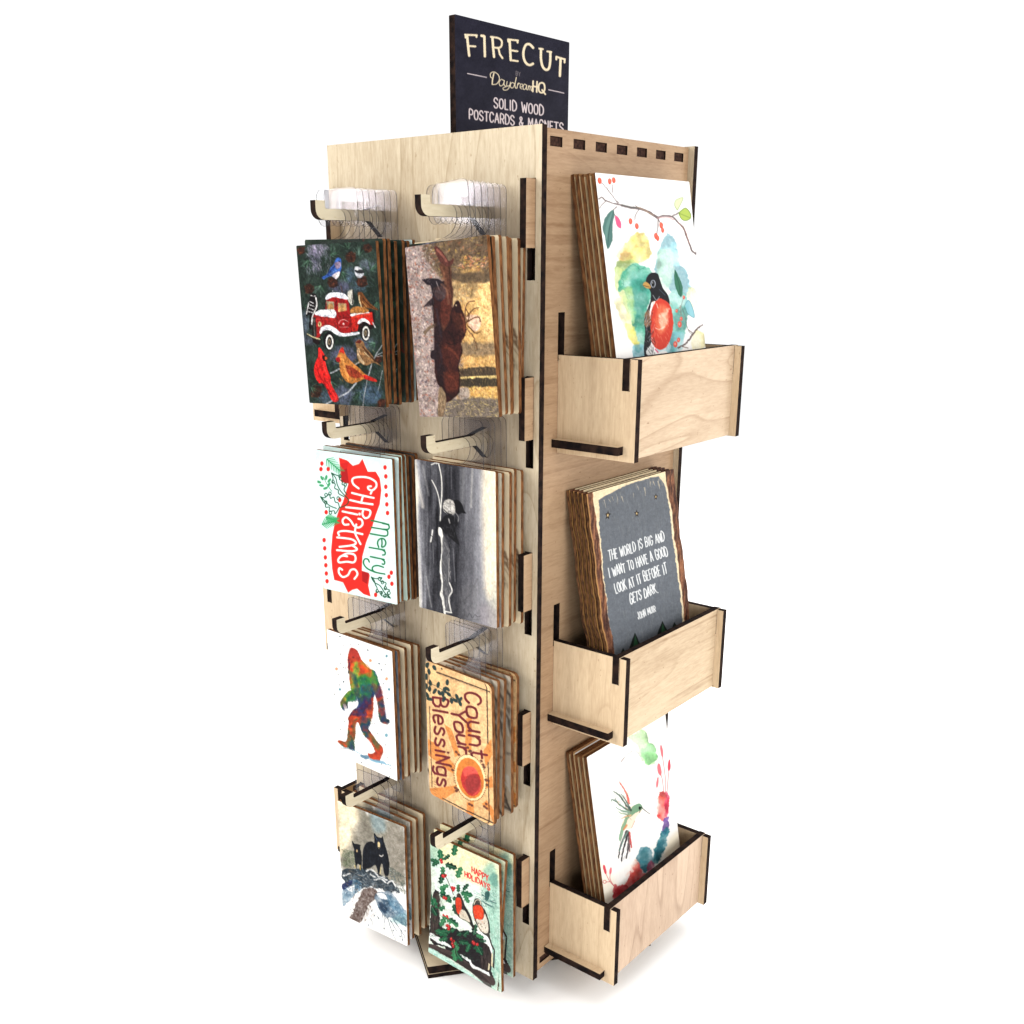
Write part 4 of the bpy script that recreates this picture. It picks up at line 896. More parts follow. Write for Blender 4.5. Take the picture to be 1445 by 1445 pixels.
def art_robin_watercolour():
    crop, sc = (790, 230), 4.982
    c = Canvas(220, 330, crop_quad(crop, sc, [(839.6, 243.6), (972.6, 256.5), (1005.7, 592.6), (883.0, 621.2)]), (255, 254, 252), 11)
    def wash(p, k, a, rough=16, soft=10, tex=.22):
        c.f(p, watery(k, int(sum(k)) % 40), a, rough=rough, sc=30, soft=soft, tex=tex)
    wash('420 690 440 620 500 520 580 490 630 560 640 660 560 700 480 700', (250, 228, 130), .85); wash('400 640 470 570 520 600 430 690', (250, 208, 150), .6)
    wash('700 600 740 510 768 494 810 540 835 640 836 700 900 780 920 880 890 960 830 940 780 900 700 800 660 760', (150, 212, 226), .75); wash('690 640 780 600 800 760 760 900 700 820', (196, 228, 206), .8, soft=24)
    wash('390 720 420 690 500 680 560 720 520 800 430 860 390 910', (178, 206, 130), .85); wash('392 740 430 740 470 900 500 1080 430 960 390 860', (214, 224, 150), .7)
    wash('430 800 470 740 530 700 600 730 640 760 700 900 620 1000 610 1200 560 1330 530 1280 510 1120 480 1000 450 900 410 900', (84, 178, 150), .95, rough=12); wash('450 900 520 900 520 1120 480 1090', (200, 226, 150), .8, soft=24)
    wash('500 760 640 800 620 960 540 1100 510 900', (64, 160, 146), .6, soft=40)
    c.s('412 885 450 860 440 790 480 740 520 715 560 740 600 735', 5, (46, 124, 112), .45, rough=14)
    wash('370 960 430 960 520 1160 560 1300 520 1280 440 1120 400 1020', (250, 240, 180), .7); wash('460 1130 530 1160 550 1290 500 1250', (244, 232, 120), .8)
    wash('770 920 840 900 900 960 900 1120 860 1260 780 1330 760 1100', (110, 190, 176), .9); wash('520 1290 600 1290 600 1400 520 1400', (140, 206, 220), .8); wash('760 1200 860 1200 850 1320 760 1330', (130, 196, 206), .8)
    wash('900 880 960 900 960 1040 900 980', (240, 236, 190), .8); wash('930 1200 1010 1190 1020 1290 930 1300', (250, 238, 170), .7); wash('690 1260 760 1250 770 1320 690 1320', (150, 210, 220), .8)
    # twig, leaves, berries
    tw = (130, 116, 116)
    for q, w in (('290 135 330 180 370 230 412 290', 3), ('372 155 370 210', 2), ('276 255 300 246 330 270 380 286 436 300', 7), ('330 268 300 295 282 318', 4), ('436 300 500 316 560 322 620 345 660 370 690 390', 15), ('690 385 730 372 790 380 830 420 870 460 890 520 910 570 930 620 955 640', 9), ('790 376 830 355 850 345', 6), ('400 310 380 330 378 350', 5), ('560 325 535 365 528 400', 4), ('690 390 690 440 680 500', 4), ('690 392 710 430', 4)):
        c.s(q, w*1.05+2.2, tw, .95, rough=3)
    c.s('440 298 500 312 560 318', 6, (96, 110, 104), .7, rough=3); c.s('690 388 760 384 800 400', 12, (214, 170, 170), .6, rough=5); c.s('830 420 880 480 910 570', 6, (176, 130, 120), .7, rough=3); c.s('540 310 600 336 660 372', 5, (196, 168, 140), .8, rough=3)
    c.s('420 285 404 268', 4, tw); c.s('545 310 530 300', 4, tw); c.s('950 645 958 620', 5, tw)
    c.f('376 332 384 370 372 440 372 540 338 608 320 520 302 450 330 370', (92, 130, 124), .95, rough=4); c.s('376 340 350 460 338 600', 4, (60, 96, 96)); c.f('376 340 340 400 320 480 330 540 345 460', (128, 166, 158), .7, soft=8)
    c.f('390 372 420 392 432 430 430 462 400 440', (232, 112, 150), rough=3); c.s('378 350 392 374', 4, (100, 100, 100))
    c.f('805 300 815 262 865 245 850 290 825 335', (214, 226, 170), .7, rough=3); c.s('825 332 806 300 816 262 866 245 850 290 826 334', 3, (130, 150, 96), .9); c.f('836 350 880 318 914 350 918 390 880 408 850 390', (190, 208, 110), rough=3); c.s('838 352 880 318 914 350 918 390 880 408 850 390 838 352', 4, (110, 136, 76)); c.s('840 356 916 388', 3, (120, 146, 80))
    for x, y, r in ((282, 128, 14), (352, 132, 13), (380, 124, 13), (498, 412, 13), (542, 446, 13), (676, 516, 14), (712, 440, 13), (722, 474, 11), (688, 530, 12)):
        c.e(x, y, r, r*1.7, (236, 104, 84), .95, ang=-8, rough=2); c.s(np.array([(x-2, y-r), (x+3, y+r)]), 4, (250, 178, 150), .7); c.e(x, y+r*1.2, 5, 6, (196, 60, 50), .6)
    # robin
    bk = (32, 32, 38)
    c.f('606 830 616 796 650 772 688 780 706 830 724 880 760 930 770 990 740 1000 690 970 650 980 640 1010 628 1060 640 1100 650 1220 640 1290 660 1340 600 1370 592 1280 600 1180 594 1120 606 1050 632 990 640 920 624 880 606 862', bk, rough=3)
    c.f('690 960 720 956 768 990 790 1060 796 1140 780 1230 740 1300 690 1310 650 1270 640 1180 636 1090 644 1030 664 990', (214, 76, 56), rough=4)
    c.f('700 1000 750 1010 760 1080 740 1180 700 1200 672 1120', (240, 150, 110), .75, soft=30, tex=.3); c.f('710 1060 760 1030 750 1130 716 1170 690 1110', (252, 224, 200), .85, soft=18, rough=16, tex=.4)
    c.s('672 1160 700 1170 740 1150', 5, (255, 236, 220), .8, rough=4); c.s('680 990 690 1020', 5, (255, 226, 206), .8); c.strokes(80, '640 980 790 1300', [(240, 130, 96), (190, 50, 40), (250, 180, 150), (206, 70, 54)], 34, 5, 75, 22, .5)
    c.f('584 856 606 836 640 868 632 884 606 878', (198, 160, 96), rough=2); c.s('586 862 630 872', 4, (90, 66, 40)); c.e(656, 850, 14, 23, (20, 20, 24)); t = np.linspace(0, 2*math.pi, 20); c.s(np.c_[656+15*np.cos(t), 850+25*np.sin(t)], 4, (214, 220, 230), smooth=False); c.e(653, 842, 3, 4, (240, 240, 240))
    c.f('598 1060 630 1040 638 1130 600 1150', (190, 140, 100), .8, rough=6, tex=.3); c.strokes(50, '596 1040 660 1240', [(220, 220, 226), (20, 20, 24), (150, 150, 156)], 44, 4, 110, 14, .7); c.f('620 1300 650 1280 665 1330 640 1350 610 1340', (240, 240, 238), .95, rough=6); c.strokes(40, '600 1240 670 1360', [(20, 20, 24), (236, 236, 236)], 26, 5, 70, 30, .7); c.s('655 930 680 965 700 940', 5, (200, 210, 214), .7); c.s('700 890 740 930', 6, (90, 110, 120), .7); c.s('672 1310 690 1330', 10, (236, 130, 160))
    # right plants
    c.f('806 752 836 800 862 870 856 940 830 920 808 850', (70, 128, 104), rough=3); c.s('808 756 836 850 848 940', 3, (40, 92, 80)); c.f('880 990 906 964 936 1020 944 1088 900 1060', (150, 204, 214), .9, rough=3); c.s('872 1010 906 966 940 1040 942 1088 896 1056 874 1012', 3, (90, 140, 150), .8)
    c.s('868 950 856 1010 880 1080 900 1170 930 1205', 4, (120, 120, 116), .8, rough=3); c.s('830 1300 880 1270 930 1210 970 1160 1000 1140', 10, (110, 92, 90), .9, rough=6); c.s('900 1170 940 1200', 5, (120, 104, 100)); c.s('860 1290 900 1300', 6, (140, 120, 110))
    for x, y, r in ((820, 1040, 9), (852, 1095, 10), (842, 1134, 15), (870, 945, 9), (834, 1244, 12), (812, 1274, 15)):
        c.e(x, y, r, r*1.5, (226, 104, 90), .95, rough=2); c.e(x-2, y-2, r*.4, r*.6, (250, 190, 176), .7)
    c.s('846 1000 852 1070', 3, (150, 100, 90)); c.s('820 1046 846 1010', 3, (190, 120, 100))
    return c.finish(1.2)

def art_quote():
    crop, sc = (785, 650), 5.161
    q = crop_quad(crop, sc, QUOTE_QUAD)
    c = Canvas(270, 390, q, (244, 226, 190), 12)
    c.mottle(10, 30, 3.0)
    # bark strips down both live edges
    def bark(X, Y):
        n = fbm(X/9, Y/70, 121, 4); n2 = fbm(X/5, Y/9, 127, 2)
        t = np.clip((n-0.3)*2.2, 0, 1)[..., None]
        return (1-t)*np.array((74, 46, 36.0))+t*np.array((168, 116, 84.0))+((n2-0.5)*40)[..., None]
    c.f('150 200 268 230 280 330 300 450 318 560 330 700 352 860 372 1000 392 1150 416 1290 440 1460 330 1460', bark, rough=4, soft=5, smooth=False)
    c.f('786 60 806 200 838 380 862 560 884 740 904 930 930 1130 960 1300 1200 1400 1000 600 900 40', bark, rough=4, soft=5, smooth=False)
    gy = (112, 117, 124)
    c.f('314 290 356 258 420 226 480 196 560 164 620 146 680 126 744 116 780 166 798 220 815 330 837 480 859 660 883 860 905 1040 925 1180 969 1500 442 1500 416 1330 396 1170 376 1010 356 840 338 690 326 540 318 400', gy, rough=6, sc=18, soft=5, smooth=False)
    inside = np.clip((c.Y-330+0.33*(c.X-330))/30, 0, 1)
    c.strokes(90, '330 290 770 110 775 190 340 330', [(112, 122, 134), (150, 150, 146), (226, 210, 180)], 46, 5, 80, 12, .8)
    c.strokes(700, '345 330 770 200 900 1150 460 1350', [(128, 132, 138), (98, 104, 112), (140, 142, 142), (104, 110, 114)], 60, 4, 84, 8, .55)
    c.mottle(7, 9, 1.5)
    for x, y, s in ((380, 398, 36), (588, 386, 30), (723, 266, 26)):
        t = [(-90+72*i)*math.pi/180 for i in range(5)]; r = [(-54+72*i)*math.pi/180 for i in range(5)]
        p = []
        for a, b in zip(t, r):
            p += [(x+s*0.62*math.cos(a), y+s*math.sin(a)), (x+s*0.27*math.cos(b), y+s*0.45*math.sin(b))]
        c.f(np.array(p), (44, 34, 26), smooth=False)
        c.f((np.array(p)-[x, y])*0.42+[x, y], (226, 200, 150), smooth=False)
    w = (240, 242, 242)
    letter(c, 'THE WORLD IS BIG AND', (392, 727), (792, 580), (-12, -70), (-12, -60), 6.5, w, .30, .035)
    letter(c, 'I WANT TO HAVE A GOOD', (398, 850), (812, 692), (-12, -66), (-12, -70), 6.5, w, .30, .035)
    letter(c, 'LOOK AT IT BEFORE IT', (440, 964), (808, 818), (-12, -68), (-12, -70), 6.5, w, .30, .035)
    letter(c, 'GETS DARK.', (548, 1040), (744, 956), (-12, -72), (-12, -62), 7, w, .30, .035)
    letter(c, 'JOHN MUIR', (598, 1156), (724, 1098), (-9, -52), (-8, -42), 5.5, w, .30, .03)
    for x, y, h, wd in ((572, 1250, 260, 62), (772, 1166, 200, 52), (862, 1172, 120, 30), (490, 1360, 120, 34), (660, 1330, 200, 60), (700, 1300, 200, 50)):
        c.f(np.array([(x, y), (x+wd, y+h*0.45), (x+wd*1.6, y+h), (x-wd*1.2, y+h), (x-wd*.6, y+h*0.45)]), (30, 38, 34), smooth=False, rough=3)
        c.f(np.array([(x+2, y+20), (x+wd*.6, y+h*0.4), (x+wd, y+h), (x-wd*.2, y+h), (x-wd*.1, y+h*0.45)]), (50, 92, 62), .9, smooth=False, rough=3)
    c.img[:, :7] = (190, 146, 92); c.img[:, -5:] = (120, 80, 56)
    return c.finish(1.1, 0.12, 6)

def art_hummingbird():
    crop, sc = (790, 1000), 4.983
    c = Canvas(220, 320, crop_quad(crop, sc, [(828.0, 1068.8), (938.3, 1002.7), (966.3, 1258.5), (863.1, 1347.3)]), (255, 253, 249), 13)
    c.f('300 1380 240 900 320 1100 400 1250', (252, 244, 224), .7, soft=60); c.f('760 930 850 860 870 1010 740 1040', (250, 240, 216), .8, soft=40)
    c.mottle(2.5, 60)
    def wash(p, k, a, rough=14, soft=6, tex=.2):
        c.f(p, watery(k, int(sum(k)) % 40, .5), a, rough=rough*1.3, sc=26, soft=soft*1.3, tex=tex)
    wash('486 190 540 166 600 160 624 240 650 244 672 300 690 350 650 390 620 400 590 370 560 320 540 250 500 220', (196, 236, 178), .9); wash('570 290 650 250 685 350 630 395 590 360', (150, 222, 150), .8); c.s('600 160 624 240 660 260 690 350', 3, (110, 170, 120), .6, rough=5)
    c.s('430 376 470 330 510 300 545 304 575 356', 4, (180, 180, 176), .8, rough=5); c.s('432 374 450 350', 6, (150, 130, 130), .7)
    rd = (214, 58, 72)
    wash('694 600 740 588 764 640 762 740 720 790 690 770 700 700', (226, 66, 66), .9); wash('690 640 740 620 740 760 700 760', (238, 110, 90), .7, soft=18); wash('740 600 764 620 762 760 738 740', (206, 44, 84), .8)
    wash('726 790 762 750 764 830 740 880 716 860', (120, 82, 166), .9); wash('720 860 764 850 750 940 720 1010 690 1080 650 1090 660 1010 690 930', (52, 128, 140), .95); wash('690 940 740 930 700 1060 660 1060', (36, 104, 122), .6, soft=16)
    wash('540 1050 556 1000 596 964 634 970 640 1020 650 1080 620 1140 580 1140', (38, 106, 124), .95); wash('560 1010 620 980 620 1080 570 1100', (64, 140, 150), .6, soft=18); wash('630 1080 660 1070 660 1130 610 1150', (180, 50, 90), .8)
    wash('380 1250 440 1240 500 1160 540 1080 580 1140 620 1150 560 1220 480 1290 390 1340', (190, 34, 40), .95, rough=18); wash('470 1220 540 1090 560 1140 500 1230', (226, 90, 76), .7, soft=24); wash('390 1260 470 1240 480 1290 385 1340', (166, 20, 30), .8); wash('470 1180 540 1060 552 1100', (246, 190, 170), .7, soft=20)
    for q in ('385 1250 350 1210 320 1150', '385 1250 355 1200 356 1150', '355 1215 325 1218', '740 600 742 500 720 330', '752 600 760 500 766 440', '730 590 720 500 704 450'):
        c.s(q, 4, (206, 84, 92), .9)
    for x, y, rx, ry, an in ((318, 1130, 10, 34, -14), (358, 1140, 8, 26, 10), (716, 300, 10, 44, -8), (769, 400, 11, 42, 4), (700, 430, 14, 46, -10), (686, 520, 8, 40, 8)):
        c.e(x, y, rx, ry, (214, 60, 80) if x > 760 or x < 330 else (232, 110, 120), .85, ang=an, rough=3)
    t = np.linspace(0, 2*math.pi, 16); c.s(np.c_[316+11*np.cos(t), 1216+11*np.sin(t)], 4, (206, 84, 92), smooth=False)
    # bird
    c.f('496 700 520 680 560 668 580 690 576 720 540 760 520 800 500 840 470 850 440 840 436 800 470 760', (246, 226, 206), .95, rough=4); c.f('500 704 530 676 562 668 580 690 572 712 530 740 490 760', (118, 160, 128), .9, rough=5)
    c.f('418 880 440 810 480 740 500 740 470 800 450 860 430 930 416 920', (130, 170, 136), .85, rough=5)
    for q, w, k in (('500 720 440 690 376 640 362 650', 16, (96, 126, 108)), ('500 715 460 670 420 610 380 585', 16, (76, 96, 84)), ('496 730 440 720 394 690', 16, (130, 160, 140)), ('490 744 440 740 412 722', 14, (160, 180, 150)), ('494 700 460 640 430 600', 12, (70, 84, 80)), ('500 750 450 764 432 776', 12, (226, 180, 140))):
        c.s(q, w, k, .9, w1=5, rough=5)
    c.s('486 665 470 600 440 550 418 516', 17, (230, 110, 96), .9, w1=4, rough=4); c.strokes(60, '380 590 500 770', [(46, 62, 58), (200, 220, 200), (150, 180, 150), (230, 150, 120)], 34, 3, 40, 16, .8); c.s('470 820 450 850', 14, (214, 140, 90), .8)
    for q, w, k in (('470 860 430 960 412 1050', 16, (90, 84, 86)), ('480 870 450 980 432 1070', 16, (64, 60, 64)), ('490 880 480 980 470 1050', 16, (84, 76, 80)), ('490 870 500 940 506 975', 12, (206, 92, 92)), ('480 860 440 940 420 1000', 10, (120, 150, 140)), ('486 900 492 1000', 8, (150, 110, 110))):
        c.s(q, w, k, .95, w1=9, rough=4)
    c.strokes(40, '420 880 500 1060', [(200, 190, 190), (40, 36, 40)], 50, 3, 105, 10, .7)
    c.s('572 694 606 722 636 744', 6, (60, 56, 50), w1=3); c.e(562, 700, 8, 12, (24, 26, 24)); c.s('574 690 560 730', 6, (70, 90, 70), .7); c.s('528 790 505 840', 5, (226, 130, 110), .7)
    return c.finish(1.15)

def art_sign():
    crop, sc = (625, 10), 7.605
    c = Canvas(330, 250, crop_quad(crop, sc, [(641.6, 19.9), (803.6, 59.8), (800.1, 255.2), (644.3, 242.0)]), (30, 29, 44), 14)
    c.mottle(9, 90); c.mottle(5, 16); c.mottle(5, 5, 3.0)
    cr = (242, 226, 192)
    for q in ('240 300 366 306', '246 300 246 330', '262 306 270 400 284 524', '276 420 350 425', '362 306 362 324', '415 310 446 318 452 530', '444 318 440 310', '516 322 600 338 632 370 628 420 600 440 544 436', '532 326 540 440 550 536', '596 440 612 510 640 550', '700 350 806 362', '716 356 728 570', '720 466 800 476', '728 572 804 582', '700 350 702 372', '800 362 802 384',
              '968 440 930 402 890 410 866 470 866 540 890 600 930 624 966 610', '1034 448 1072 454', '1052 452 1052 560 1070 640 1104 674 1136 660 1150 590 1152 486', '1120 478 1162 486', '1216 536 1306 562', '1262 552 1254 740', '1216 536 1216 564', '1306 562 1304 596'):
        c.s(q, 21, (96, 66, 50), .55)
    for q in ('240 300 366 306', '246 300 246 330', '262 306 270 400 284 524', '276 420 350 425', '362 306 362 324', '415 310 446 318 452 530', '444 318 440 310', '516 322 600 338 632 370 628 420 600 440 544 436', '532 326 540 440 550 536', '596 440 612 510 640 550', '700 350 806 362', '716 356 728 570', '720 466 800 476', '728 572 804 582', '700 350 702 372', '800 362 802 384',
              '968 440 930 402 890 410 866 470 866 540 890 600 930 624 966 610', '1034 448 1072 454', '1052 452 1052 560 1070 640 1104 674 1136 660 1150 590 1152 486', '1120 478 1162 486', '1216 536 1306 562', '1262 552 1254 740', '1216 536 1216 564', '1306 562 1304 596'):
        c.s(q, 26 if '262 306' in q or '415 310' in q or '532 326' in q or '716 356' in q or '968' in q or '1052' in q or '1262' in q else 20, cr, smooth=len(q.split()) > 6)
    pk = (232, 218, 220)
    c.s('266 714 470 756', 9, pk); c.s('1134 888 1298 924', 9, pk)
    letter(c, 'BY', (784, 734), (832, 744), (0, -44), (0, -44), 4, (150, 140, 140), .35)
    for q, w in (('548 712 534 780 530 830', 13), ('530 832 576 826 606 780 594 728 550 698 514 712 512 748 528 764', 9), ('656 790 626 778 604 812 616 846 644 836 660 796', 8), ('660 790 656 832 672 848', 9), ('690 800 684 838 700 850 716 840', 8), ('726 806 714 856 690 888 654 890 648 868 690 850', 8), ('766 820 742 812 724 838 734 868 758 860 772 820', 8), ('788 756 774 830 780 868 794 870', 9), ('796 868 806 820 828 824', 8), ('806 836 818 820 830 826', 6), ('832 862 856 848 850 826 832 836 830 868 850 880', 7), ('898 842 876 828 860 854 866 884 886 878 900 842', 8), ('900 838 896 880 908 888', 8), ('912 888 920 846', 9), ('916 860 932 846 936 866 932 890', 8), ('934 866 950 852 956 870 948 896 960 896', 8)):
        c.s(q, w, cr)
    for q in ('968 796 964 906', '1010 802 1006 912', '966 850 1008 858', '1062 812 1036 824 1026 862 1034 906 1060 920 1084 906 1092 866 1084 826 1062 812', '1064 890 1098 936'):
        c.s(q, 18, cr, smooth='1062' in q)
    letter(c, 'SOLID WOOD', (548, 1078), (1078, 1162), (0, -104), (0, -104), 13, pk, .34)
    letter(c, 'POSTCARDS & MAGNETS', (282, 1196), (1292, 1344), (0, -100), (0, -96), 13, pk, .32)
    return c

def art_plain(base, dabs, seed):
    def g():
        c = Canvas(60, 88, [(0, 0), (600, 0), (600, 880), (0, 880)], base, seed)
        c.mottle(16, 120); c.mottle(9, 20)
        for k, n, l, w, an, reg in dabs:
            c.strokes(n, reg, k, l, w, an, 30, .8)
        return c
    return g
# ------------------------------------------------------------------ setting
W, D, T, DIN, H = 0.18927, 0.17799, 0.0050, 0.0046, 0.60
DT = D+T
CX, CY = -W/2, DT/2

def floor_sheet():
    g = Geo()
    n = 96
    g.face([(-0.25+1.9*math.cos(2*math.pi*i/n), 0.25+1.9*math.sin(2*math.pi*i/n), FLOOR_Z) for i in range(n)], 0)
    o = g.build('floor', [M_FLOOR])
    o['kind'] = 'structure'; o['label'] = 'plain white studio surface under the display rack'
floor_sheet()

# ------------------------------------------------------------------ the rack
ROOT = bpy.data.objects.new('display_rack', None)
COL.objects.link(ROOT)
ORG = (CX, CY, FLOOR_Z)
ROOT.location = ORG
ROOT.empty_display_size = 0.05
ROOT['label'] = 'tall square birch plywood display rack with pegs, card pockets and black laser cut edges'
ROOT['category'] = 'display rack'

def part(geo, name, mats, parent=ROOT):
    return geo.build(name, mats, parent, ORG)

TABS = [(0.5306, 0.5702), (0.4132, 0.4528), (0.2976, 0.3372), (0.1825, 0.2221), (0.0664, 0.1060)]
PEGZ = [0.5555, 0.4137, 0.2717, 0.1297]
PEGX = (-0.1390, -0.0458)
POCKZ = [0.4012, 0.2040, 0.0079]
SQ = [(0.0139+0.02407*i, 0.0139+0.02407*i+0.0125) for i in range(7)]
SQT, SQB = (0.5892, 0.5949), (0.0050, 0.0107)
PA, PB, PD, PF, PH = 0.0256, 0.1650, 0.0562, 0.0507, 0.0638

def peg_panel(front):
    holes = []
    if front:
        for a, b in TABS:
            for x in (-DIN-T, -W+DIN):
                holes.append((x-0.0010, a-0.0190, x+T+0.0003, b+0.0004))
    w = (0, T) if front else (D, DT)
    part(Geo().plate('y', [(-W, 0, 0, H)], w[0], w[1], holes), 'peg_panel', [M_PEGPANEL, M_BURNT])

def pocket_panel(right):
    g = Geo()
    x0 = -DIN-T if right else -W+DIN
    holes = [(a, z[0], b, z[1]) for a, b in SQ for z in (SQT, SQB)]
    pa, pb = (PA, PB) if right else (0.0222, 0.1615)
    for z in POCKZ:
        for y in (pa, pb-T):
            holes.append((y-0.0006, z+PH-0.004, y+T+0.0014, z+PH+0.0265))
    g.plate('x', [(T+0.0002, 0, D-0.0002, H-0.0008)], x0, x0+T, holes)
    for a, b in TABS:                      # hook teeth that reach out through the peg panel
        g.plate('x', [(-0.0088, a, T+0.0001, b)], x0+0.0001, x0+T-0.0001)
    part(g, 'pocket_panel', [M_POCKETPANEL if right else M_SIDE, M_BURNT])

def level_panel(z0, z1, slot):
    g = Geo()
    xa, xb = -W+DIN+T, -DIN-T
    rects = [(xa+0.0002, T+0.0004, xb-0.0002, D-0.0004)]
    for a, b in SQ:
        rects.append((xb-0.0003, a+0.0003, -DIN-0.0011, b-0.0003))
        rects.append((-W+DIN+0.0011, a+0.0003, xa+0.0003, b-0.0003))
    holes = [slot] if slot else []
    part(Geo().plate('z', rects, z0+0.0003, z1-0.0003, holes), 'level_panel', [M_PEGPANEL, M_TOOTH])

peg_panel(True); peg_panel(False); pocket_panel(True); pocket_panel(False)
SIGN_X, SIGN_Y0, SIGN_Y1 = -0.0946, 0.0296, 0.1545
level_panel(*SQT, (SIGN_X-T-0.0006, SIGN_Y0-0.0008, SIGN_X+0.0006, SIGN_Y1+0.0008))
level_panel(*SQB, None)

for z in PEGZ:
    for x in PEGX:
        prof = [(0.0, 0.0036), (-0.0115, 0.0012), (-0.0150, 0.0), (-0.0500, 0.0), (-0.0508, 0.0003), (-0.0512, 0.0010), (-0.0512, 0.0050), (-0.0592, 0.0050), (-0.0592, -0.0005)]
        prof += [(-0.0592+0.0068*(1-math.cos(t)), -0.0005-0.0063*math.sin(t)) for t in np.radians([15, 30, 45, 60, 75, 90])]
        prof += [(-0.0150, -0.0068), (-0.0110, -0.0070), (0.0, -0.0168)]
        part(Geo().prism('x', [(y, zz+z) for y, zz in prof], x-T/2, x+T/2), 'peg', [M_PEG, M_BURNT])

def pocket(z, right, fmat, pa, pb):
    X = (lambda x: x) if right else (lambda x: -W-x)
    def span(a, b):
        a, b = X(a), X(b)
        return (a, b) if a < b else (b, a)
    # front board, with its two lap ends that drop into notches of the sides
    x0, x1 = span(PF-T, PF)
    g = Geo().plate('x', [(pa+T+0.0002, z+0.0006, pb-T-0.0002, z+PH+0.0004), (pa-0.0003, z+PH-0.0190, pb+0.0003, z+PH+0.0004)], x0, x1)
    f = part(g, 'card_pocket', [fmat, M_BURNT])
    lo, hi = span(-DIN+0.0002, PD)
    n0, n1 = span(PF-T-0.0004, PF+0.0004)
    for y in (pa, pb-T):
        g = Geo().plate('y', [(lo, z, hi, z+PH)], y, y+T, [(n0, z+PH-0.0194, n1, z+PH+0.01)])
        part(g, 'side_panel', [M_SIDE, M_BURNT], f)
    s0, s1 = span(-DIN+0.0003, 0.0452)
    t0, t1 = span(-DIN+0.0003, 0.0476)
    g = Geo().plate('z', [(s0, pa+T, s1, pb-T), (t0, pa-0.0062, t1, pa+T), (t0, pb-T, t1, pb+0.0062)], z+0.0044, z+0.0098)
    part(g, 'shelf', [M_SIDE, M_BURNT], f)

def fix_children(o):
    for c in o.children:
        c.location = (0, 0, 0)

for z, m in zip(POCKZ, (M_FRONT_A, M_FRONT_B, M_FRONT_C)):
    pocket(z, True, m, PA, PB)
for z in POCKZ:
    pocket(z, False, M_SIDE, 0.0222, 0.1615)

# square turntable base of three glued layers, turned under the rack
sq = [(-0.0785, -0.0340), (0.0344, 0.1150)]
sq += [(2*CX-x, 2*CY-y) for x, y in sq]
def inset(p, k):
    return [(CX+(x-CX)*k, CY+(y-CY)*k) for x, y in p]
bt = -0.0060
for i, k in enumerate((1.0, 0.988, 0.996)):
    part(Geo().prism('z', inset(sq, k), FLOOR_Z+0.0002+0.00377*(2-i), FLOOR_Z+0.0002+0.00377*(3-i)-0.00025), 'base_layer', [M_BASE, M_BURNT])
ring = [(CX+0.055*math.cos(t), CY+0.055*math.sin(t)) for t in np.linspace(0, 2*math.pi, 48, endpoint=False)]
part(Geo().prism('z', ring, bt-0.0002, 0.0052), 'turntable_bearing', [M_BURNT, M_BURNT])

# ------------------------------------------------------------------ printed cards
def card_mesh(name, w, h, th, cols, edge_mat, print_mat_, radius=0.0006, wave=None):
    ny, nx = cols.shape[:2]
    v = np.linspace(0, 1, ny); u = np.linspace(0, 1, nx)
    d = np.minimum(v, 1-v)*h
    ins = np.where(d < radius, radius-np.sqrt(np.maximum(radius**2-(radius-d)**2, 0)), 0)
    xl, xr = -w/2+ins, w/2-ins
    if wave:
        xl = xl+wave(v, 0); xr = xr+wave(v, 1)
    bev = 0.0003
    X = xl[:, None]+(xr-xl)[:, None]*u[None]; Z = -v[:, None]*h+0*X
    grid = np.stack([X, 0*X, Z], -1).reshape(-1, 3)
    idx = np.arange(ny*nx).reshape(ny, nx)
    quads = np.stack([idx[:-1, :-1], idx[1:, :-1], idx[1:, 1:], idx[:-1, 1:]], -1).reshape(-1, 4)
    n0 = len(grid)
    # perimeter loop (anticlockwise seen from the front), with its own vertices
    step = max(1, ny//70)
    rows = sorted(set(list(range(0, ny, step))+[ny-1]+list(range(0, min(12, ny)))+list(range(max(0, ny-12), ny))))
    loop = [(xl[i], -v[i]*h) for i in rows]+[(xr[i], -v[i]*h) for i in rows[::-1]]
    n = len(loop); m = len(rows)
    lp = np.array(loop)
    A = np.c_[lp[:, 0], np.zeros(n), lp[:, 1]]; B = np.c_[lp[:, 0], np.full(n, th), lp[:, 1]]
    allv = np.vstack([grid, A, B])
    side = [(n0+i, n0+(i+1) % n, n0+n+(i+1) % n, n0+n+i) for i in range(n)]
    back = [(n0+n+i, n0+n+i+1, n0+n+n-2-i, n0+n+n-1-i) for i in range(m-1)]
    F = np.vstack([quads, np.array([s[::-1] for s in side]), np.array(back)])
    me = bpy.data.meshes.new(name)
    me.vertices.add(len(allv)); me.vertices.foreach_set('co', allv.astype(np.float32).ravel())
    me.loops.add(F.size); me.loops.foreach_set('vertex_index', F.astype(np.int32).ravel())
    me.polygons.add(len(F)); me.polygons.foreach_set('loop_start', (np.arange(len(F))*4).astype(np.int32))
    mi = np.r_[np.zeros(len(quads)), np.ones(len(side)+len(back))].astype(np.int32)
    me.materials.append(print_mat_); me.materials.append(edge_mat)
    me.polygons.foreach_set('material_index', mi)
    me.update(calc_edges=True)
    at = me.color_attributes.new('print', 'FLOAT_COLOR', 'POINT')
    col = np.ones((len(allv), 4), np.float32); col[:n0, :3] = cols.reshape(-1, 3)
    at.data.foreach_set('color', col.ravel())
    me.validate()
    return me

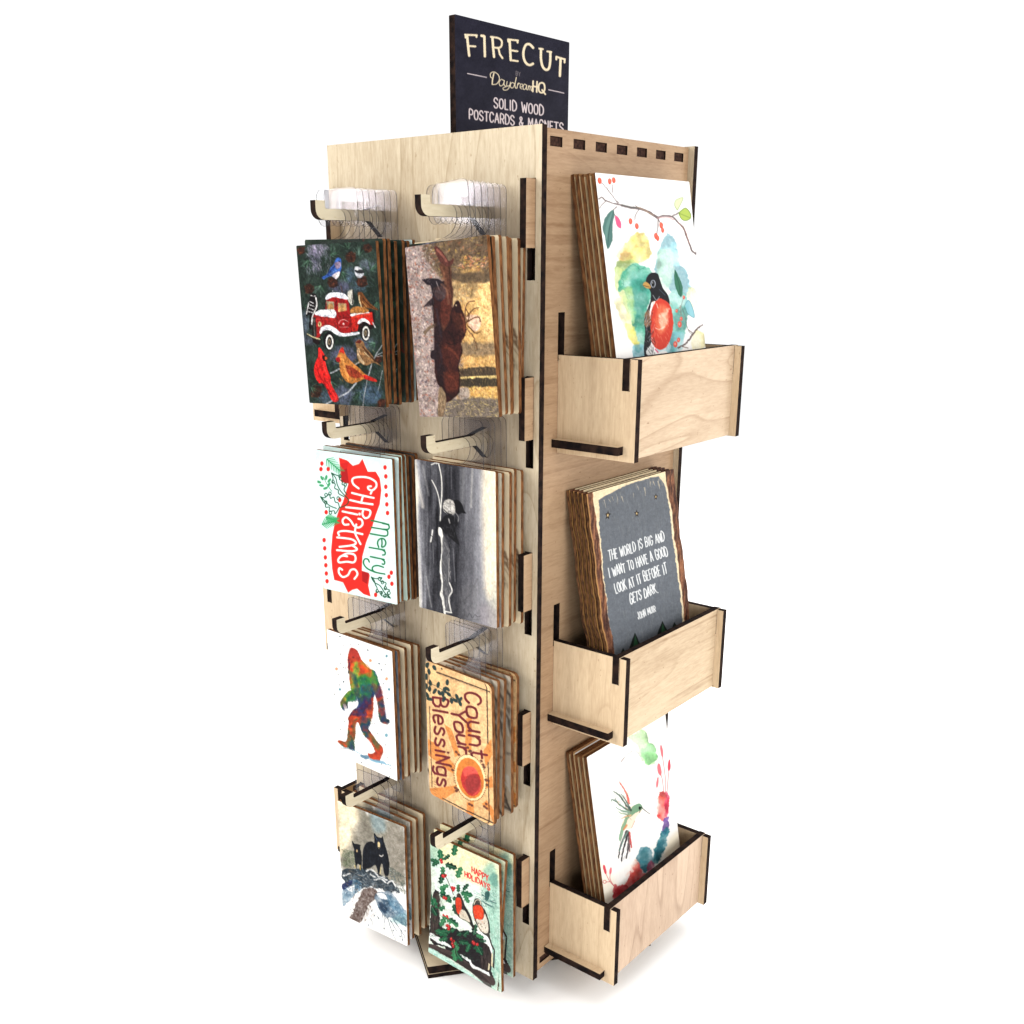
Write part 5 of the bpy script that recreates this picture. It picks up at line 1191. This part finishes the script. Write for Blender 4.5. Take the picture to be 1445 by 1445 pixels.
def card_rot(yaw, pit, rol):
    cz, sz = math.cos(yaw), math.sin(yaw); cx, sx = math.cos(pit), math.sin(pit); cy, sy = math.cos(rol), math.sin(rol)
    Z = np.array([[cz, -sz, 0], [sz, cz, 0], [0, 0, 1]]); X = np.array([[1, 0, 0], [0, cx, -sx], [0, sx, cx]]); Y = np.array([[cy, 0, sy], [0, 1, 0], [-sy, 0, cy]])
    return Z @ X @ Y

def place(o, R, loc):
    o.matrix_world = Matrix(((*R[0], loc[0]), (*R[1], loc[1]), (*R[2], loc[2]), (0, 0, 0, 1)))

def tag(o, label, cat, group=None):
    o['label'] = label; o['category'] = cat
    if group:
        o['group'] = group

def tab_mesh():
    """clear hang tab with an open J slot; origin where the slot's top rides on the peg"""
    o = [(-.0160, -.036), (.0205, -.036), (.0212, -.0200), (.0210, .0060)]
    o += [(.0166+.0043*math.cos(math.radians(t)), .0083+.0043*math.sin(math.radians(t))) for t in range(0, 91, 15)]
    o += [(-.0106+.0046*math.cos(math.radians(t)), .0081+.0046*math.sin(math.radians(t))) for t in range(90, 181, 15)]
    o += [(-.0152, -.0042), (-.0145, -.0070), (-.0128, -.0092), (-.0100, -.0103), (-.0072, -.0099), (-.0048, -.0083), (-.0034, -.0058), (-.0031, -.0028), (-.0024, -.0006), (-.0008, .0004), (.0030, .0005), (.0062, -.0006), (.0086, -.0026), (.0097, -.0058), (.0090, -.0098), (.0070, -.0136), (.0036, -.0166), (-.0020, -.0184), (-.0090, -.0194), (-.0160, -.0200)]
    g = Geo().prism('y', o, 0, 0.0006)
    g2 = g.build('hang_tab', [M_PLASTIC, M_PLASTIC_EDGE])
    me = g2.data
    bpy.data.objects.remove(g2)
    return me
TABMESH = tab_mesh()

CW, CH, CTH = 0.0724, 0.1054, 0.0027
rounded = {'blessings': 0.0045}
MESHES = {}
def art_mesh(key):
    if key in MESHES:
        return MESHES[key]
    me = card_mesh('printed_board', CW, CH, CTH, ARTS[key]().out(), M_CARDEDGE, M_PRINT, rounded.get(key, 0.0007))
    MESHES[key] = me
    return me

cream = art_plain((240, 222, 188), [([(226, 200, 160), (250, 236, 206)], 60, 60, 9, 85, '0 0 600 880')], 31)
creamink = art_plain((238, 218, 182), [([(60, 44, 36), (90, 60, 40)], 26, 60, 14, 70, '500 380 600 700'), ([(226, 200, 160)], 40, 60, 8, 85, '0 0 600 880')], 32)
green = art_plain((44, 56, 48), [([(30, 40, 34), (66, 88, 70), (120, 40, 36), (90, 100, 100)], 160, 80, 16, 80, '0 0 600 880')], 33)
slate = art_plain((120, 130, 140), [([(70, 84, 110), (170, 176, 180), (60, 70, 84)], 160, 110, 18, 85, '0 0 600 880')], 34)
ornament = art_plain((196, 178, 154), [([(40, 34, 32), (226, 220, 206), (90, 80, 72)], 150, 90, 26, 60, '0 0 600 880')], 35)
mint = art_plain((196, 220, 208), [([(170, 196, 184), (216, 234, 224), (120, 60, 50)], 60, 60, 10, 85, '0 0 600 880')], 36)
dusk = art_plain((70, 66, 62), [([(40, 36, 34), (110, 100, 92)], 80, 80, 16, 85, '0 0 600 880')], 37)
ARTS = {'truck': art_truck, 'elk': art_elk, 'christmas': art_christmas, 'stump': art_stump, 'walker': art_walker, 'blessings': art_blessings, 'bears': art_bears, 'robins': art_robins,
        'cream': cream, 'creamink': creamink, 'green': green, 'slate': slate, 'ornament': ornament, 'mint': mint, 'dusk': dusk}

ORD = ['front', 'second', 'third', 'fourth', 'fifth', 'sixth', 'seventh']
# stack: front art, pose of the front card, peg, backs (art keys front to back), y of the hindmost card, what the front shows, which peg
STACKS = [
 ('truck', (-0.13681, -0.04406, 0.53435, 0.06688, 0.00927, -0.03281), (0, 0), ['green', 'green', 'truck', 'green', 'dusk', 'christmas'], -0.0072, 'red pickup truck', 'top left peg',
  'dark green card with a snowy red pickup truck and songbirds, frontmost of its stack'),
 ('elk', (-0.0437, -0.03926, 0.53453, -0.07274, 0.00254, -0.0937), (0, 1), ['truck', 'cream', 'creamink', 'cream', 'creamink', 'creamink'], -0.0066, 'two elk', 'top right peg',
  'golden brown card with two elk printed sideways, tilted, frontmost on the top right peg'),
 ('christmas', (-0.14034, -0.03318, 0.39287, 0.09203, 0.0027, -0.00451), (1, 0), ['christmas', 'mint', 'mint', 'dusk', 'dusk'], -0.0105, 'Merry Christmas', 'second left peg',
  'mint card with a red ribbon reading Merry Christmas sideways, frontmost of its stack'),
 ('stump', (-0.04797, -0.02875, 0.3955, -0.01835, 0.00179, -0.0075), (1, 1), ['stump', 'creamink', 'creamink', 'creamink'], -0.0060, 'grey stump and bird', 'second right peg',
  'black and white card with a bird on a broken stump, frontmost of its stack'),
 ('walker', (-0.1409, -0.03497, 0.25346, -0.02004, 0.01341, 0.00488), (2, 0), ['slate', 'cream', 'cream', 'cream'], -0.0115, 'rainbow walker', 'third left peg',
  'white card with a rainbow coloured hairy walking creature, frontmost of its stack'),
 ('blessings', (-0.04561, -0.03118, 0.25083, -0.1472, -0.0115, -0.03616), (2, 1), ['ornament', 'ornament', 'ornament', 'blessings'], -0.0096, 'Count Your Blessings', 'third right peg',
  'tan card with a red sun reading Count Your Blessings sideways, frontmost of its stack'),
 ('bears', (-0.13582, -0.0356, 0.10978, 0.04258, -0.02146, -0.0167), (3, 0), ['bears', 'cream', 'cream'], -0.0105, 'black bears', 'bottom left peg',
  'watercolour card with two black bears on rocks, frontmost on the bottom left peg'),
 ('robins', (-0.04672, -0.02577, 0.10823, -0.0585, -0.02888, -0.05136), (3, 1), ['robins', 'robins'], -0.0125, 'Happy Holidays', 'bottom right peg',
  'snowy card with two robins and holly reading Happy Holidays, frontmost on the bottom right peg'),
]
BACKLOOK = {'green': 'dark green', 'truck': 'dark green', 'christmas': 'mint', 'cream': 'cream', 'creamink': 'cream and ink', 'mint': 'pale mint', 'dusk': 'dark', 'slate': 'slate blue', 'ornament': 'grey patterned', 'stump': 'cream edged', 'blessings': 'tan', 'bears': 'pale watercolour', 'robins': 'pale green'}
# each card: (offset behind) its own small slip in x, z, and turn
rs = np.random.default_rng(12)

def hang_card(key, pose, peg, label, group):
    R = card_rot(*pose[3:6])
    o = bpy.data.objects.new('magnet_card', None)
    o.empty_display_size = 0.02
    COL.objects.link(o)
    place(o, R, pose[:3])
    tag(o, label, 'card', group)
    b = bpy.data.objects.new('printed_board', art_mesh(key))
    COL.objects.link(b)
    b.parent = o
    t = bpy.data.objects.new('hang_tab', TABMESH)
    COL.objects.link(t)
    t.parent = o
    # hang the slot on the peg: find the peg point in card space, on the plane of the card's back
    y = pose[1]+CTH
    rel = R.T @ (np.array([PEGX[peg[1]], y, PEGZ[peg[0]]])-np.array(pose[:3]))
    t.location = (rel[0], CTH+0.0002, rel[2])
    return o

for key, pose, peg, backs, yb, what, pegname, label in STACKS:
    group = 'cards hanging on the '+pegname
    hang_card(key, pose, peg, label, group)
    n = len(backs)
    dy0 = pose[1]
    first = {'bears': 0.0085, 'robins': 0.0050, 'stump': 0.0062}.get(key, 0.0052)
    for i, bk in enumerate(backs):
        f = (i+1)/n
        y = dy0+first+(yb-dy0-first)*(i/(n-1) if n > 1 else 1)
        k = 1-f
        if key == 'robins':
            yaw = (-0.03, 0.0)[i]; pit = (-0.10, -0.01)[i]; rol = -0.012
        else:
            yaw = pose[3]*k*0.8+rs.normal(0, 0.010); pit = pose[4]*k; rol = pose[5]*k*(0.8 if key == 'elk' else 0.25)+rs.normal(0, 0.008)
        y += rs.normal(0, 0.0004) if i < n-1 else 0
        x = pose[0]*k+PEGX[peg[1]]*f+rs.normal(0, 0.0007)+(0.0016 if key in ('truck', 'christmas') else 0.0)
        z = PEGZ[peg[0]]-0.0195+rs.normal(0, 0.0006)
        last = i == n-1
        lab = '%s %s card behind the %s card, %s' % ('hindmost' if last else ORD[i+1], BACKLOOK[bk], what, pegname)
        hang_card(bk, (x, y, z, yaw, pit, rol), peg, lab, group)

# ------------------------------------------------------------------ postcards in the pockets
def wave_fn(v, sideno):
    s = 1 if sideno else -1
    r = 0.0006*np.sin(v*31+sideno*1.9)+0.0003*np.sin(v*67+1.1+sideno)+0.0002*np.sin(v*128+sideno*2)
    notch = 0.0007*np.tanh((v-0.60)*70)+0.0006*np.tanh((v-0.82)*70)-0.0004*np.tanh((v-0.35)*60)
    return 0.8*r+(notch if not sideno else -0.4*notch+0.0005*np.sin(v*14))

POCKETS = [
 ('robin', art_robin_watercolour, 0.0355, 0.1491, 0.0138, 0.5744, 0.0430, 0.4132, 5, 0.0040, 0.0,
  'white postcard with a watercolour robin under a berry twig, frontmost in the top pocket', 'watercolour robin', 'top pocket'),
 ('quote', art_quote, 0.0360, 0.1475, 0.0134, 0.3739, 0.0430, 0.2158, 5, 0.0037, 0.0,
  'grey painted postcard with bark edges and a white lettered quotation, frontmost in the middle pocket', 'lettered quotation', 'middle pocket'),
 ('hummingbird', art_hummingbird, 0.0418, 0.1507, 0.0152, 0.1769, 0.0430, 0.0199, 5, 0.0040, 0.0,
  'white postcard with a green hummingbird and red blue wash, frontmost in the bottom pocket', 'hummingbird', 'bottom pocket'),
]
QUOTE_QUAD = [(828.1, 697.0), (949.8, 662.2), (982.3, 952.8), (869.2, 1018.1)]
for key, fn, y0, y1, xt, zt, xb, zb, n, pitch, dyk, label, what, where in POCKETS:
    up = np.array([xt-xb, 0, zt-zb]); ln = np.linalg.norm(up); up /= ln
    xa = np.array([0.0, 1.0, 0.0]); ya = np.cross(up, xa)
    R = np.stack([xa, ya, up], 1)
    cols = fn().out()
    me = card_mesh('postcard', y1-y0, ln, 0.0028 if key != 'quote' else 0.0023, cols, M_BARKEDGE if key == 'quote' else M_POSTEDGE, M_PRINT, 0.0006, wave_fn if key == 'quote' else None)
    me2 = me
    if key != 'quote':                     # copies behind: shade of the gaps painted tan into left and top margins
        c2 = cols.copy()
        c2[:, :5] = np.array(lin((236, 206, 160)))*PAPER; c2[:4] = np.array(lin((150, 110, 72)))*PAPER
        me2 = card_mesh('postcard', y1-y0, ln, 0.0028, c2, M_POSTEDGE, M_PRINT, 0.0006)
    for i in range(n):
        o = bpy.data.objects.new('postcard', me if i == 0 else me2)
        COL.objects.link(o)
        c = np.array([xt, (y0+y1)/2, zt])+ya*np.array([1, 1, 0])*0+np.array([-pitch*i-(0.0003 if i == 2 else 0), dyk*i+(0 if i == 0 else rs.normal(0, 0.0003)), 0 if i == 0 else rs.normal(0, 0.0004)])
        place(o, R, c)
        if i == 0:
            tag(o, label, 'postcard', 'postcards in the '+where)
        else:
            tag(o, '%s postcard leaning behind the %s in the %s' % ('hindmost' if i == n-1 else ORD[i], what, where), 'postcard', 'postcards in the '+where)

# ------------------------------------------------------------------ header sign in the slot of the top board
sz0, sz1 = 0.580, 0.674
me = card_mesh('header_sign', SIGN_Y1-SIGN_Y0, sz1-sz0, T, art_sign().out(), M_BURNT, M_SIGN, 0.0005)
o = bpy.data.objects.new('header_sign', me)
COL.objects.link(o)
up = np.array([0.0, 0, 1]); xa = np.array([0.0, 1, 0])
place(o, np.stack([xa, np.cross(up, xa), up], 1), (SIGN_X, (SIGN_Y0+SIGN_Y1)/2, sz1))
tag(o, 'dark navy sign with cream lettering standing in the top of the rack', 'sign')
